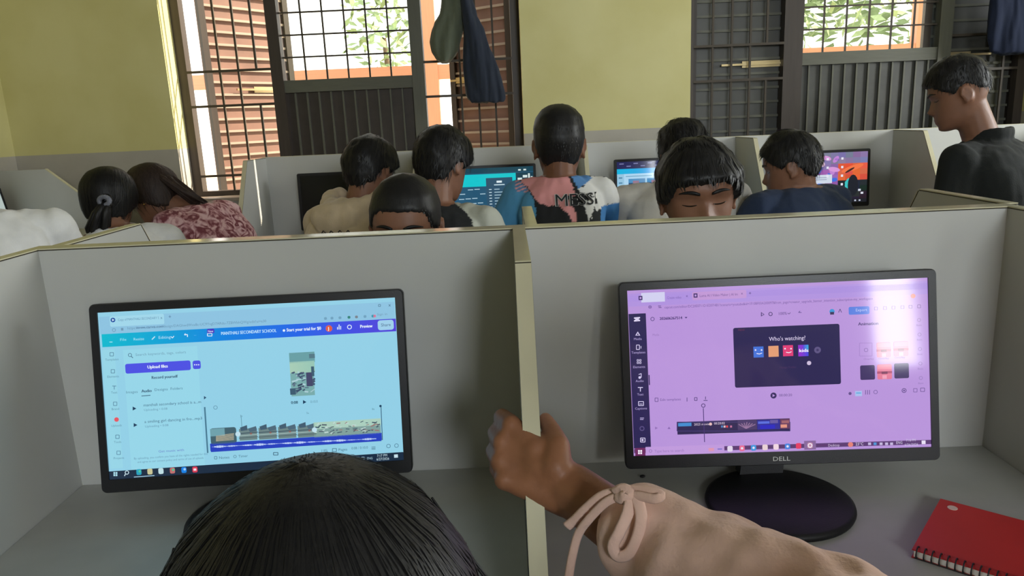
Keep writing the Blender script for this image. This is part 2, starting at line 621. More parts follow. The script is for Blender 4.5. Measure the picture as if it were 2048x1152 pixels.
# ------------------------------------------------------------------ workstations
M_lam = mat('grey_laminate', (186, 186, 181), 0.36, 0.4, noise_amt=0.03, noise_scale=7)
M_desk = mat('desk_laminate', (168, 168, 162), 0.42, 0.4, noise_amt=0.05, noise_scale=9)
M_edge = mat('cream_edge_band', (200, 194, 164), 0.16, 0.6, noise_amt=0.04, noise_scale=14)
M_seam = mat('dark_seam', (52, 46, 34), 0.7)
M_legm = mat('grey_metal_leg', (120, 120, 118), 0.5)
ZD = 0.75

def side_profile(y0, flat, zt, zb, yend, zend, sgn):
    """divider outline in (y, z): flat top, straight slope, then down"""
    return [(y0, zb), (y0, zt), (y0 + sgn * flat, zt), (yend, zend), (yend, zb)]

def divider(parent, name, xc, t, prof):
    """board with its outline in the yz plane, plus the cream bands on its edges"""
    mb = MB()
    n = len(prof)
    v = [(xc - t / 2, y, z) for y, z in prof] + [(xc + t / 2, y, z) for y, z in prof]
    f = [tuple(range(n)), tuple(range(2 * n - 1, n - 1, -1))] + [(i, i + n, (i + 1) % n + n, (i + 1) % n) for i in range(n)]
    o = mb.add(v, f).build(name, M_lam, parent)
    for i in (1, 2):
        a, b = Vector((xc, *prof[i])), Vector((xc, *prof[i + 1]))
        d = (b - a).normalized()
        up = Vector((0, -d.z, d.y))
        if up.z < 0: up = -up
        mb = MB()
        for (u0, u1, tt, mm, nm) in ((0.0, 0.0016, t / 2 + 0.0006, M_seam, 'edge_seam'), (0.0016, 0.0034, t / 2 + 0.0004, M_edge, 'edge_band')):
            q = MB()
            aa, bb = a + d * 0.001, b - d * 0.001
            q.add([aa + up * u0 + Vector((-tt, 0, 0)), aa + up * u0 + Vector((tt, 0, 0)), bb + up * u0 + Vector((tt, 0, 0)), bb + up * u0 + Vector((-tt, 0, 0)),
                   aa + up * u1 + Vector((-tt, 0, 0)), aa + up * u1 + Vector((tt, 0, 0)), bb + up * u1 + Vector((tt, 0, 0)), bb + up * u1 + Vector((-tt, 0, 0))],
                  [(3, 2, 1, 0), (4, 5, 6, 7), (0, 1, 5, 4), (1, 2, 6, 5), (2, 3, 7, 6), (3, 0, 4, 7)])
            q.build(nm, mm, o)
    return o

# island of four booths, nearest the camera
T = 0.018
ZT = 1.1408
XA, XB = -0.7444, 0.7556
isl = empty('booth_island', (0, 0.015, 0))
tag(isl, 'grey laminate four booth computer island with cream edged dividers, nearest the camera', 'workstation')
bpnl = box('back_panel', (XA - T / 2, XB + T / 2), (0.0, 0.032), (0.0, ZT), M_lam, isl)
box('edge_seam', (XA - T / 2, XB + T / 2), (-0.0006, 0.0326), (ZT, ZT + 0.0016), M_seam, bpnl)
box('edge_band', (XA - T / 2, XB + T / 2), (-0.0004, 0.0324), (ZT + 0.0016, ZT + 0.0034), M_edge, bpnl)
for xc in (XA, 0.0, XB):
    divider(isl, 'divider_panel', xc, T, side_profile(0.0, 0.272, ZT, 0.0, -0.545, 0.735, -1))
for xc in (XA + .02, 0.02, XB + .02):
    divider(isl, 'divider_panel', xc, T, side_profile(0.032, 0.25, ZT, 0.0, 0.56, 0.735, 1))
for xa, xb in ((XA + T / 2, -T / 2), (T / 2, XB - T / 2)):
    box('desktop', (xa + .001, xb - .001), (-0.585, -0.001), (ZD - .025, ZD), M_desk, isl)
    box('desktop', (xa + .021, xb + .019), (0.033, 0.585), (ZD - .025, ZD), M_desk, isl)

# long row against the window wall
ZF = 1.182
YP = 2.50
row = empty('booth_row', (0.75, YP, 0))
tag(row, 'long row of grey laminate computer booths along the window wall', 'workstation')
XD = [-1.19 + 0.765 * i for i in range(7)]
rp = box('back_panel', (XD[0] - T / 2, XD[-1] + T / 2), (YP, YP + 0.025), (0.0, ZF), M_lam, row)
box('edge_band', (XD[0] - T / 2, XD[-1] + T / 2), (YP - .0004, YP + .0254), (ZF, ZF + 0.002), M_edge, rp)
for xc in XD:
    divider(row, 'divider_panel', xc, T, side_profile(YP, 0.26, ZF - .0034, 0.0, YP - 0.55, ZD - .015, -1))
for i in range(6):
    box('desktop', (XD[i] + .0105, XD[i + 1] - .0105), (YP - .62, YP - .001), (ZD - .025, ZD), M_desk, row)

# short row against the left wall
lrow = empty('booth_row', (-2.2, 1.6, 0))
tag(lrow, 'grey laminate booth with sloped divider by the left wall, beside the girls', 'workstation')
box('back_panel', (XL + .03, XL + 0.055), (0.70, 2.268), (0.0, ZF), M_lam, lrow)
for yc in (2.26, 1.48, 0.70):
    mb = MB()
    pr = [(XL + .055, 0), (XL + .055, ZF), (-2.10, ZF), (-1.925, 1.03), (-1.925, 0)]
    v = [(x, yc - T / 2, z) for x, z in pr] + [(x, yc + T / 2, z) for x, z in pr]
    n = 5
    o = mb.add(v, [tuple(range(n)), tuple(range(2 * n - 1, n - 1, -1))] + [(i, i + n, (i + 1) % n + n, (i + 1) % n) for i in range(n)]).build('divider_panel', M_lam, lrow)
    a, b = pr[2], pr[3]
    q = MB()
    u = Vector((b[0] - a[0], 0, b[1] - a[1])).normalized()
    w_ = Vector((-u.z, 0, u.x)) * 0.003
    P0, P1 = Vector((a[0], yc, a[1])), Vector((b[0], yc, b[1]))
    h = Vector((0, T / 2 + .0005, 0))
    q.add([P0 - h, P0 + h, P1 + h, P1 - h, P0 - h + w_, P0 + h + w_, P1 + h + w_, P1 - h + w_],
          [(3, 2, 1, 0), (4, 5, 6, 7), (0, 1, 5, 4), (1, 2, 6, 5), (2, 3, 7, 6), (3, 0, 4, 7)]).build('edge_band', M_edge, o)
for ya, yb_ in ((0.71, 1.47), (1.49, 2.25)):
    box('desktop', (XL + .056, -1.86), (ya, yb_), (ZD - .025, ZD), M_desk, lrow)

# ------------------------------------------------------------------ monitors
M_black = mat('black_plastic', (30, 30, 33), 0.38, 0.4, bump=0.05, bump_scale=600)
M_base = mat('matt_black_plastic', (26, 26, 28), 0.5, 0.35, bump=0.08, bump_scale=500)
M_logo = mat('silver_print', (200, 200, 195), 0.35, 0.5)
M_cable = mat('black_cable', (22, 22, 24), 0.5)

def rrect(w, h, r, n=5):
    p = []
    for cx, cz, a0 in ((w / 2 - r, h / 2 - r, 0), (-w / 2 + r, h / 2 - r, 90), (-w / 2 + r, -h / 2 + r, 180), (w / 2 - r, -h / 2 + r, 270)):
        for i in range(n + 1):
            a = math.radians(a0 + 90 * i / n)
            p.append((cx + r * math.cos(a), cz + r * math.sin(a)))
    return p

class Screen:
    """flat picture shown by a monitor; x right, z up, metres on the panel"""
    def __init__(s, M, d):
        s.M, s.d, s.Mi = M, d, M.inverted()
        s.v, s.f, s.c = [], [], []
    def loc(s, p):
        o = s.Mi @ Vector(CAM)
        q = s.Mi.to_3x3() @ Vector(ray(*p))
        k = (s.d - o.y) / q.y
        return (o.x + q.x * k, o.z + q.z * k)
    def poly(s, pts, cols, layer):
        n = len(s.v)
        s.v += [(x, s.d - layer * 0.00006, z) for x, z in pts]
        s.f.append(tuple(range(n, n + len(pts))))
        cols = cols if isinstance(cols, list) else [cols] * len(pts)
        s.c += [lin(c) for c in cols]
    def lrect(s, x0, z0, x1, z1, col, layer):
        if isinstance(col, list):
            s.poly([(x0, z0), (x1, z0), (x1, z1), (x0, z1)], [col[0], col[1], col[1], col[0]], layer)
        else:
            s.poly([(x0, z0), (x1, z0), (x1, z1), (x0, z1)], col, layer)
    def rect(s, a, b, col, layer=1, r=0):
        (x0, z1), (x1, z0) = s.loc(a), s.loc(b)
        if r:
            k = abs(s.loc((a[0] + r, a[1]))[0] - x0)
            cx, cz = (x0 + x1) / 2, (z0 + z1) / 2
            s.poly([(cx + x, cz + z) for x, z in rrect(x1 - x0, z1 - z0, min(k, (z1 - z0) / 2.01), 4)], col, layer)
        else:
            s.lrect(x0, z0, x1, z1, col, layer)
    def size(s, px):
        return abs(s.loc((1024 + px, 700))[0] - s.loc((1024, 700))[0])
    def disc(s, c, r, col, layer=2, n=14, hole=0):
        x, z = s.loc(c)
        R = s.size(r)
        if hole:
            h = s.size(hole)
            for i in range(n):
                a, b = 2 * math.pi * i / n, 2 * math.pi * (i + 1) / n
                s.poly([(x + h * math.cos(a), z + h * math.sin(a)), (x + R * math.cos(a), z + R * math.sin(a)), (x + R * math.cos(b), z + R * math.sin(b)), (x + h * math.cos(b), z + h * math.sin(b))], col, layer)
        else:
            s.poly([(x + R * math.cos(2 * math.pi * i / n), z + R * math.sin(2 * math.pi * i / n)) for i in range(n)], col, layer)
    def line(s, a, b, w, col, layer=3):
        A, B = Vector(s.loc(a)), Vector(s.loc(b))
        d = (B - A)
        if d.length < 1e-9: return
        n = Vector((-d.y, d.x)).normalized() * s.size(w) / 2
        s.poly([tuple(A - n), tuple(B - n), tuple(B + n), tuple(A + n)], col, layer)
    def tri(s, a, b, c, col, layer=3):
        s.poly([s.loc(a), s.loc(b), s.loc(c)], col, layer)
    def frame(s, a, b, w, col, layer=3):
        s.line(a, (b[0], a[1]), w, col, layer)
        s.line((a[0], b[1]), b, w, col, layer)
        s.line(a, (a[0], b[1]), w, col, layer)
        s.line((b[0], a[1]), b, w, col, layer)
    def text(s, t, p, h, col, align='L', layer=4, width=None, bold=0.0):
        """p: left (or centre) point of the base line; h: capital height; width: full width (all photo pixels)"""
        v, f, w = text_mesh(t)
        if not f: return
        x, z = s.loc(p)
        k = s.size(h) / 0.70
        kx = s.size(width) / w if width else k
        if align == 'C': x -= w * kx / 2
        for off in ((0,) if not bold else (0, bold)):
            n = len(s.v)
            dx = s.size(off) if off else 0
            s.v += [(x + dx + a * kx, s.d - layer * 0.00006, z + b * k) for a, b in v]
            s.f += [tuple(i + n for i in q) for q in f]
            s.c += [lin(col)] * len(v)
    def build(s, parent, m):
        me = bpy.data.meshes.new('screen')
        me.from_pydata(s.v, [], s.f)
        at = me.color_attributes.new('Col', 'FLOAT_COLOR', 'POINT')
        at.data.foreach_set('color', np.array([(*c, 1) for c in s.c], dtype=np.float32).ravel())
        me.materials.append(m)
        o = bpy.data.objects.new('screen', me)
        C.objects.link(o)
        o.parent = parent
        o.matrix_local = chain(parent).inverted() @ s.M
        return o

def monitor(center, tilt, yaw, roll=0.0, w=0.455, h=0.279, label='', group=None, base=None, base_r=(0.118, 0.103), active=(0.0125, 0.0125, 0.0125, 0.020), logo=True, zdesk=ZD):
    M = Matrix.Translation(center) @ Matrix.Rotation(yaw, 4, 'Z') @ Matrix.Rotation(-tilt, 4, 'X') @ Matrix.Rotation(-roll, 4, 'Y')
    base = Vector(base) if base else Vector((center[0], center[1] - 0.02, zdesk))
    root = empty('monitor', base)
    tag(root, label, 'monitor', group)
    Bi = chain(root).inverted()
    def put(nm, me, m, par=root, MM=M):
        if not me.materials: me.materials.append(m)
        o = bpy.data.objects.new(nm, me)
        C.objects.link(o)
        o.parent = par
        o.matrix_local = chain(par).inverted() @ MM
        return o
    l, r_, t, b = active
    # housing: front shell, then a shallower bulge at the back
    o_ = rrect(w, h, 0.008)
    rings = [[Vector((x, y, z)) for x, z in rrect(w * k, h * k, 0.008 * k)] for y, k in ((0.0, 1.0), (0.016, 1.0), (0.024, 0.97), (0.027, 0.80), (0.046, 0.66), (0.05, 0.60))]
    put('housing', MB().loft(rings).mesh('housing'), M_black)
    # bezel: ring standing 2.5 mm proud of the panel
    xi0, xi1, zi0, zi1 = -w / 2 + l, w / 2 - r_, -h / 2 + b, h / 2 - t
    n = len(o_)
    inner = []
    for (x, z) in o_:
        inner.append((xi1 if x > 0 else xi0, zi1 if z > 0 else zi0))
    v = [(x, 0.0, z) for x, z in o_] + [(x, -0.003, z) for x, z in rrect(w - .003, h - .003, .007)] + [(x, -0.003, z) for x, z in inner] + [(x, 0.0, z) for x, z in inner]
    f = []
    for k in range(3):
        for i in range(n):
            j = (i + 1) % n
            f.append((k * n + i, k * n + j, (k + 1) * n + j, (k + 1) * n + i))
    put('bezel', MB().add(v, f).mesh('bezel'), M_black)
    # stand
    foot = base
    hinge = M @ Vector((0, 0.045, -0.03))
    nb = MB()
    fx = foot.x
    yb = max(foot.y + 0.035, center[1] + 0.02)
    rings = []
    for k in range(7):
        u = k / 6
        p = Vector((fx, yb, zdesk + 0.010)).lerp(Vector((center[0], hinge.y, hinge.z)), u)
        ww = 0.033 - 0.004 * u
        rings.append([p + Vector((sx * ww, sy * 0.011, 0)) for sx, sy in ((-1, -1), (1, -1), (1, 1), (-1, 1))])
    nb.loft(rings)
    me = nb.mesh('neck')
    me.transform(Matrix.Translation(-base))
    o = link('neck', me, M_base, root)
    rings = []
    for zz, k in ((0.0, 0.985), (0.004, 1.0), (0.008, 0.99), (0.0105, 0.94), (0.013, 0.5), (0.0135, 0.1)):
        rings.append([Vector((k * base_r[0] * math.cos(2 * math.pi * i / 56), k * base_r[1] * math.sin(2 * math.pi * i / 56), zz)) for i in range(56)])
    me = MB().loft(rings).mesh('stand_base', True)
    o = link('stand_base', me, M_base, root)
    if logo:
        v, f, tw = text_mesh('DELL')
        k = 0.0092
        zc = -h / 2 + b / 2 - 0.0034
        me = bpy.data.meshes.new('logo')
        me.from_pydata([((a - tw / 2) * k * 1.25, -0.0034, zc + c * k) for a, c in v], [], f)
        put('logo', me, M_logo)
    return root, M, Screen(M, -0.0006), (xi0, xi1, zi0, zi1)

M_scr = vcol_mat('lit_lcd_panel', rough=0.07, emit=1.0, spec=0.5)

# ---- right near monitor: purple tinted video editor
rootR, MR, S, act = monitor((0.3699, -0.0936, 0.9298), 0.1799, -0.0585, 0.0131, label='black monitor with a purple tinted video editor, right booth, next to the red notebook',
                            base=(0.354, -0.158, ZD), base_r=(0.103, 0.098))
BG = (184, 148, 218)
DK = (44, 38, 84)
S.lrect(act[0], act[2], act[1], act[3], BG, 0)
S.rect((1255, 588), (1855, 588), (176, 146, 222), 1)
S.rect((1255, 592), (1856, 578), (170, 142, 220), 1)
S.rect((1384, 584), (1493, 596), (192, 150, 212), 2, 3)          # active tab
S.rect((1282, 586), (1330, 603), (210, 208, 240), 2)
for x, y in ((1281, 596), (1391, 591)):
    S.rect((x - 4, y - 4), (x + 4, y + 4), (52, 36, 96), 3)
    S.rect((x - 2, y - 2), (x + 2, y + 2), BG, 4)
S.text('Create video', (1334, 598), 5, (126, 100, 176), width=28)
S.text('x', (1372, 594), 5, (90, 66, 140))
S.text('Luma AI I Video Maker | AI Im', (1399, 594), 5, (112, 82, 150), width=74)
S.text('x', (1482, 589), 5, (90, 66, 140))
S.text('+', (1497, 590), 7, (70, 50, 120))
S.text('capcut.com/editor/DC20E0711D1E207/4B1?scenario=youtube&id=1F10BF03A200097&from_page=creator_upgrade_banner_intention_subscription-my_workspace', (1329, 617), 5, (116, 88, 160), width=406)
S.line((1298, 614), (1302, 614), 1.2, (100, 72, 150)); S.disc((1300, 614), 3.2, (100, 72, 150), hole=2.2)
S.line((1316, 612), (1322, 612), 1.2, (80, 56, 130)); S.line((1317, 615), (1323, 615), 1.2, (80, 56, 130))
# dark tool column
S.rect((1257, 628), (1302, 896), DK, 2)
S.rect((1297, 750), (1300, 770), DK, 2)
for q in ((0, 0), (0, 6)):
    S.line((1268, 636 + q[1]), (1280, 635 + q[1]), 2.2, (225, 215, 245), 4)
S.line((1268, 636), (1280, 641), 2, (225, 215, 245), 4); S.line((1268, 642), (1280, 635), 2, (225, 215, 245), 4)
for i, (nm, y) in enumerate((('Media', 680), ('Templates', 707), ('Elements', 736), ('Audio', 764), ('Text', 791), ('Captions', 819))):
    x = 1275.5 + i * 1.3
    S.text(nm, (x, y), 4.6, (176, 160, 214), 'C')
    k = i % 6
    ic = (214, 204, 240)
    if k == 0: S.tri((x - 5, y - 9), (x + 5, y - 9), (x, y - 17), ic, 4); S.tri((x - 2, y - 10), (x + 2, y - 10), (x, y - 14), DK, 5)
    elif k == 1: S.frame((x - 4, y - 17), (x + 2, y - 8), 1.3, ic, 4); S.line((x + 5, y - 15), (x + 5, y - 10), 1.3, ic, 4)
    elif k == 2:
        for dx in (-3, 2):
            for dy in (-15, -10): S.frame((x + dx - 1, y + dy - 2), (x + dx + 2, y + dy + 1), 1, ic, 4)
    elif k == 3: S.line((x + 3, y - 17), (x + 3, y - 9), 1.3, ic, 4); S.disc((x, y - 9), 2.6, ic, 4); S.line((x + 3, y - 17), (x - 2, y - 15), 1.3, ic, 4)
    elif k == 4: S.line((x - 5, y - 16), (x + 5, y - 16), 1.6, ic, 4); S.line((x, y - 16), (x, y - 8), 1.6, ic, 4)
    else: S.frame((x - 5, y - 16), (x + 5, y - 8), 1.3, ic, 4); S.line((x - 3, y - 11), (x + 3, y - 11), 1.3, ic, 4)
S.line((1280, 836), (1288, 836), 1.3, (190, 176, 224), 4); S.line((1280, 839), (1287, 839), 1.3, (190, 176, 224), 4)
S.disc((1284, 857), 5, (90, 78, 130), 4, hole=3)
S.frame((1281, 876), (1290, 884), 1.4, (214, 204, 240), 4); S.disc((1285, 880), 2.2, (214, 204, 240), 4)
# top bar of the editor
S.disc((1305, 638), 4, (84, 62, 130), 3, hole=2.8)
S.text('202606267514', (1319, 640), 5.5, (60, 44, 104), width=44, bold=.5)
S.tri((1369, 634), (1375, 634), (1372, 637), (70, 50, 120))
S.tri((1522, 624), (1522, 633), (1529, 629), (60, 44, 104)); S.tri((1523.5, 626), (1523.5, 631), (1527, 629), BG, 4)
S.disc((1541, 628), 4, (60, 44, 104), 3, hole=2.7)
S.text('100%', (1556, 630), 5.5, (80, 60, 124), width=17); S.line((1575, 626), (1578, 628), 1, (80, 60, 124)); S.line((1578, 628), (1581, 625), 1, (80, 60, 124))
S.line((1597, 625), (1603, 625), 1.2, (90, 70, 140)); S.line((1597, 625), (1600, 622), 1.2, (90, 70, 140))
S.disc((1664, 623), 5, (60, 150, 215), 3); S.rect((1660, 624), (1668, 629), (60, 50, 90), 4)
S.line((1677, 625), (1680, 618), 1.2, (80, 60, 124)); S.line((1680, 618), (1683, 625), 1.2, (80, 60, 124))
S.rect((1697, 614), (1739, 628), (88, 126, 222), 3, 3)
S.text('Export', (1711, 623), 5.5, (190, 200, 246), width=22)
S.text('Media', (1305, 672), 4.5, (150, 116, 186), width=13)
for x in (1752, 1770, 1787, 1805, 1821, 1838):
    S.frame((x - 3, 614 - (x - 1752) * .05), (x + 3, 620 - (x - 1752) * .05), 1, (128, 100, 170), 4)
S.disc((1826, 592), 4.5, (226, 128, 120), 4)
S.text('Animation', (1716, 651), 6, (66, 48, 112), width=38, bold=.5)
# preview
S.rect((1466, 656), (1682, 768), (40, 33, 80), 2, 4)
S.text('MEDIA', (1476, 662), 3.5, (110, 52, 82), width=13)
S.text("Who's watching?", (1538, 682), 8, (220, 208, 240), width=70)
for cx, col in ((1517, (62, 112, 214)), (1547, (226, 156, 116)), (1576, (222, 60, 118))):
    cy = 704 - (cx - 1517) * 0.045
    S.rect((cx - 10.5, cy - 10.5), (cx + 10.5, cy + 10.5), col, 3)
    if cx != 1547:
        for dx in (-6, 6): S.disc((cx + dx, cy - 4), 1.6, (235, 230, 250), 4)
        S.line((cx - 4, cy + 3), (cx + 2, cy + 4), 1.5, (235, 230, 250), 4); S.line((cx + 2, cy + 4), (cx + 7, cy + 2), 1.5, (235, 230, 250), 4)
S.rect((1596, 690), (1617, 712), [(150, 40, 200), (60, 70, 220)], 3)
S.rect((1606, 690), (1617, 699), [(90, 60, 220), (50, 170, 220)], 4)
S.text('kids', (1607, 704), 6.5, (240, 234, 252), 'C', 5, width=18, bold=.8)
S.disc((1635, 700), 6.5, (94, 84, 130), 3); S.disc((1635, 700), 2.5, (60, 50, 100), 4)
S.disc((1618, 726), 4.2, (206, 190, 220), 4)
S.text('Manage Profiles', (1559, 737), 4, (74, 50, 92), width=32)
# effects grid
S.frame((1719, 686), (1744, 712), 1, (160, 126, 198), 3); S.disc((1732, 700), 4, (134, 104, 174), 3, hole=3)
def lips(a, b):
    S.rect(a, b, (226, 120, 150), 3, 3)
    w_, h_ = b[0] - a[0], b[1] - a[1]
    S.rect((a[0], a[1] + h_ * .48), (b[0], a[1] + h_ * .60), (176, 74, 112), 4)
    S.rect((a[0] + w_ * .3, a[1] + h_ * .50), (a[0] + w_ * .7, a[1] + h_ * .64), (120, 44, 86), 5)
    S.rect((a[0] + w_ * .35, a[1] + h_ * .74), (a[0] + w_ * .65, a[1] + h_ * .98), (238, 160, 184), 5)
    S.rect((a[0] + w_ * .02, a[1] + h_ * .05), (a[0] + w_ * .98, a[1] + h_ * .3), (234, 136, 160), 4)
lips((1753, 685), (1782, 714)); lips((1787, 683), (1817, 712)); lips((1754, 729), (1784, 758))
S.rect((1720, 731), (1750, 759), (62, 46, 98), 3, 3); S.rect((1788, 727), (1818, 756), (62, 46, 98), 3, 3)
for x, y in ((1727, 720), (1757, 719), (1789, 717)):
    S.text('Overlay', (x, y), 3.6, (150, 118, 186), width=20)
for i in range(5):
    y = 640 + i * 29
    S.disc((1838 + i * .9, y), 3.6, (150, 122, 186), 3, hole=2.6); S.text('Basic', (1838 + i * .9, y + 12), 3.6, (150, 122, 186), 'C')
# player row and tools
S.disc((1547, 791), 6, (50, 40, 92), 3); S.tri((1545, 788), (1545, 794), (1550, 791), BG, 4)
S.text('00:00:20', (1558, 793), 5, (92, 70, 136), width=25)
S.text('Edit templates', (1320, 802), 5, (112, 84, 156), width=41); S.frame((1310, 796), (1316, 803), 1.1, (92, 70, 136))
S.line((1374, 795), (1374, 803), 1.3, (92, 70, 136)); S.frame((1389, 795), (1394, 801), 1.2, (70, 52, 116)); S.line((1411, 793), (1411, 799), 1.3, (70, 52, 116)); S.line((1407, 801), (1415, 801), 1.3, (70, 52, 116))
S.rect((1710, 782), (1724, 792), (170, 190, 236), 3); S.line((1712, 786), (1722, 786), 2.2, (90, 170, 220), 4)
S.disc((1700, 787), 3, (100, 78, 140), 3)
for x in (1731, 1735, 1739): S.line((x, 780), (x, 789), 1.2, (104, 80, 146))
S.disc((1751, 784), 4, (112, 86, 154), 3, hole=3); S.disc((1808, 781), 4.5, (74, 54, 120), 3, hole=3.3); S.disc((1808, 781), 1.5, (74, 54, 120), 3)
S.frame((1827, 777), (1834, 784), 1, (112, 86, 154)); S.frame((1841, 776), (1849, 783), 1, (92, 70, 136))
S.tri((1310, 853), (1310, 859), (1316, 856), (150, 116, 186)); S.tri((1335, 858), (1341, 858), (1338, 853), (140, 106, 178))
# clip on the time line
S.rect((1354, 844), (1580, 862), (46, 38, 82), 3)
S.frame((1354, 844), (1580, 862), 1.2, (70, 60, 120), 4)
S.rect((1356, 846), (1383, 852), (66, 140, 206), 5)
S.text('2023 movie', (1388, 851), 4.5, (224, 206, 230), 'L', 5, width=30); S.disc((1421, 848), 3, (230, 190, 190), 5)
S.text('00:20:02', (1428, 849), 4.5, (224, 206, 230), 'L', 5, width=21)
for x, c in ((1444, (80, 130, 190)), (1449, (220, 190, 200)), (1454, (220, 70, 80)), (1462, (190, 110, 150))): S.rect((x - 2, 851), (x + 2, 855), c, 5)
S.rect((1475, 841), (1514, 859), (76, 60, 104), 4)
for i in range(7):
    S.line((1492, 857), (1477 + i * 5.6, 844 + abs(i - 3) * 1.5), 1.6, (150, 116, 156), 5)
S.rect((1514, 840), (1560, 858), (50, 46, 150), 4); S.rect((1516, 843), (1539, 847), (90, 110, 220), 5); S.rect((1520, 850), (1550, 857), (44, 40, 190), 5); S.rect((1540, 840), (1556, 846), (104, 90, 160), 5)
S.rect((1560, 838), (1580, 857), (104, 62, 96), 4); S.rect((1561, 849), (1574, 855), (226, 150, 130), 5); S.rect((1563, 841), (1578, 846), (160, 100, 110), 5)
S.line((1406.5, 816), (1409, 884), 1.5, (70, 50, 116), 6); S.disc((1406.5, 811), 4.2, (70, 50, 116), 6, hole=2.8)
# task bar
S.rect((1268, 898), (1863, 888), (92, 62, 116), 2)
S.rect((1428, 898), (1700, 888), (96, 56, 104), 2)
S.rect((1270, 896), (1291, 913), (110, 44, 96), 3)
for dx in (0, 4.5):
    for dy in (0, 4.5): S.rect((1276 + dx, 900 + dy), (1279.6 + dx, 903.6 + dy), (245, 235, 250), 4)
S.rect((1291, 894), (1449, 908), (192, 154, 220), 3)
S.text('Type here to search', (1309, 905), 5.5, (150, 118, 186), width=58); S.disc((1301, 902), 3.2, (140, 108, 176), 4, hole=2.3)
S.rect((1417, 896), (1428, 902), (220, 150, 180), 4); S.rect((1435, 897), (1444, 899), (120, 110, 200), 4)
for x, c in ((1460, (226, 214, 236)), (1484, (232, 110, 150)), (1507, (60, 150, 220)), (1530, (232, 208, 214)), (1552, (240, 214, 226)), (1575, (70, 130, 220)), (1597, (228, 60, 100)), (1620, (200, 140, 170))):
    y = 897.5 - (x - 1460) * .042
    if x == 1620: S.rect((x - 12, y - 9), (x + 12, y + 8), (136, 104, 156), 3)
    S.rect((x - 5.5, y - 5.5), (x + 5.5, y + 5.5), c, 4, 3)
    if x in (1484, 1507, 1575): S.disc((x, y), 2.4, (230, 225, 245), 5)
S.disc((1620, 890.8), 4.6, (235, 228, 245), 5, hole=2.6)
S.text('Desktop', (1656, 893), 5, (206, 190, 224), width=22)
S.disc((1701, 889), 5, (226, 130, 120), 4); S.text('23°C', (1711, 891), 6, (224, 212, 240), width=15)
for x in (1739, 1750, 1762, 1773, 1783): S.rect((x - 3, 885), (x + 3, 890), (80, 150, 215) if x == 1750 else (196, 182, 222), 4)
S.text('ENG', (1792, 888), 5.5, (210, 198, 230), width=12)
S.text('7:16 PM', (1812, 883), 5, (206, 194, 228), width=18); S.text('6/26/2026', (1809, 892), 5, (206, 194, 228), width=26)
S.rect((1843, 881), (1851, 888), (232, 224, 245), 4)
S.build(rootR, M_scr)
MB().tube([(0.345, -0.015, 0.83), (0.335, -0.035, 0.79), (0.318, -0.045, 0.772), (0.296, -0.035, 0.768), (0.275, -0.02, 0.785), (0.26, -0.012, 0.83)], 0.005, 8).build('video_cable', M_cable, rootR, True)

# ---- left near monitor: blue tinted design site
rootL, ML, S, act = monitor((-0.4043, -0.0788, 0.9301), 0.1815, 0.0744, -0.0098, label='black monitor with a blue design website, left booth, behind the foreground head',
                            base=(-0.385, -0.135, ZD))
BG = (146, 207, 230)
S.lrect(act[0], act[2], act[1], act[3], BG, 0)
S.rect((198, 634), (790, 637), (140, 194, 224), 1)
S.rect((219, 633), (329, 648), (160, 214, 234), 2, 3)
S.disc((226, 640), 4.5, (30, 80, 160), 3); S.tri((224.5, 637.5), (224.5, 642.5), (229, 640), (220, 240, 250), 4)
S.text('Copy of MANTHALI SECONDARY S', (236, 642), 4.6, (96, 140, 172), width=76)
S.text('x', (321, 638), 5.5, (90, 130, 160)); S.text('+', (337, 637), 7, (70, 110, 150))
S.text('https://www.canva.com/design/DAGhwdWvx8c-UC9YvgD7ARdu-7ZBWkhQWg/edit?ui=e30', (255, 659), 5, (104, 146, 176), width=258)
S.disc((228, 660), 3.4, (100, 140, 170), 3, hole=2.5); S.rect((242, 656), (247, 661), (110, 150, 178), 3)
S.text('www.canva.com', (272, 657.6), 5, (80, 120, 156), width=52)
for x, c in ((651, (110, 160, 190)), (664, (110, 160, 190)), (680, (110, 160, 190)), (698, (50, 130, 120)), (713, (120, 130, 140)), (730, (110, 160, 190)), (746, (40, 150, 170)), (749, (226, 110, 150))):
    S.rect((x - 3, 633 - (x - 680) * .05), (x + 3, 638 - (x - 680) * .05), c, 3, 2)
S.text('Sign in', (754, 631), 4.5, (110, 150, 180), width=20)
S.frame((757, 609), (761, 613), 1, (70, 110, 140)); S.text('x', (777, 613), 6.5, (50, 90, 120))
# gradient header
stops = [(204, (0, 184, 206)), (330, (0, 160, 214)), (440, (0, 130, 222)), (590, (30, 100, 230)), (700, (64, 76, 226)), (792, (82, 62, 214))]
hz_t, hz_b = S.loc((204, 668.5))[1], S.loc((204, 694.5))[1]
hx = lambda x: S.loc((x, 681.5 - (x - 204) * .053))[0]
for (xa, ca), (xb, cb) in zip(stops[:-1], stops[1:]):
    S.lrect(hx(xa), hz_b, hx(xb), hz_t, [ca, cb], 2)
W_ = (232, 244, 252)
S.line((219, 684), (225, 684), 1.2, (190, 236, 244)); S.text('File', (240, 682), 5, (150, 226, 240), width=12); S.text('Resize', (267, 681), 5, (170, 230, 244), width=20)
S.line((304, 679), (310, 673), 1.8, (190, 234, 248)); S.text('Editing', (317, 678), 5.5, (170, 224, 246), width=23); S.line((342, 673), (345, 676), 1.2, W_); S.line((345, 676), (348, 672), 1.2, W_)
S.line((369, 670), (375, 669), 1.4, W_); S.line((375, 669), (375, 674), 1.4, W_); S.line((369, 670), (371, 667), 1.4, W_); S.text('...', (388, 671), 5, (150, 210, 246))
S.rect((414, 658), (429, 666), (70, 50, 190), 4, 2); S.text('New', (416, 665), 4.5, W_, 'L', 5, width=10)
S.frame((415, 667), (424, 672), 1.2, W_, 4)
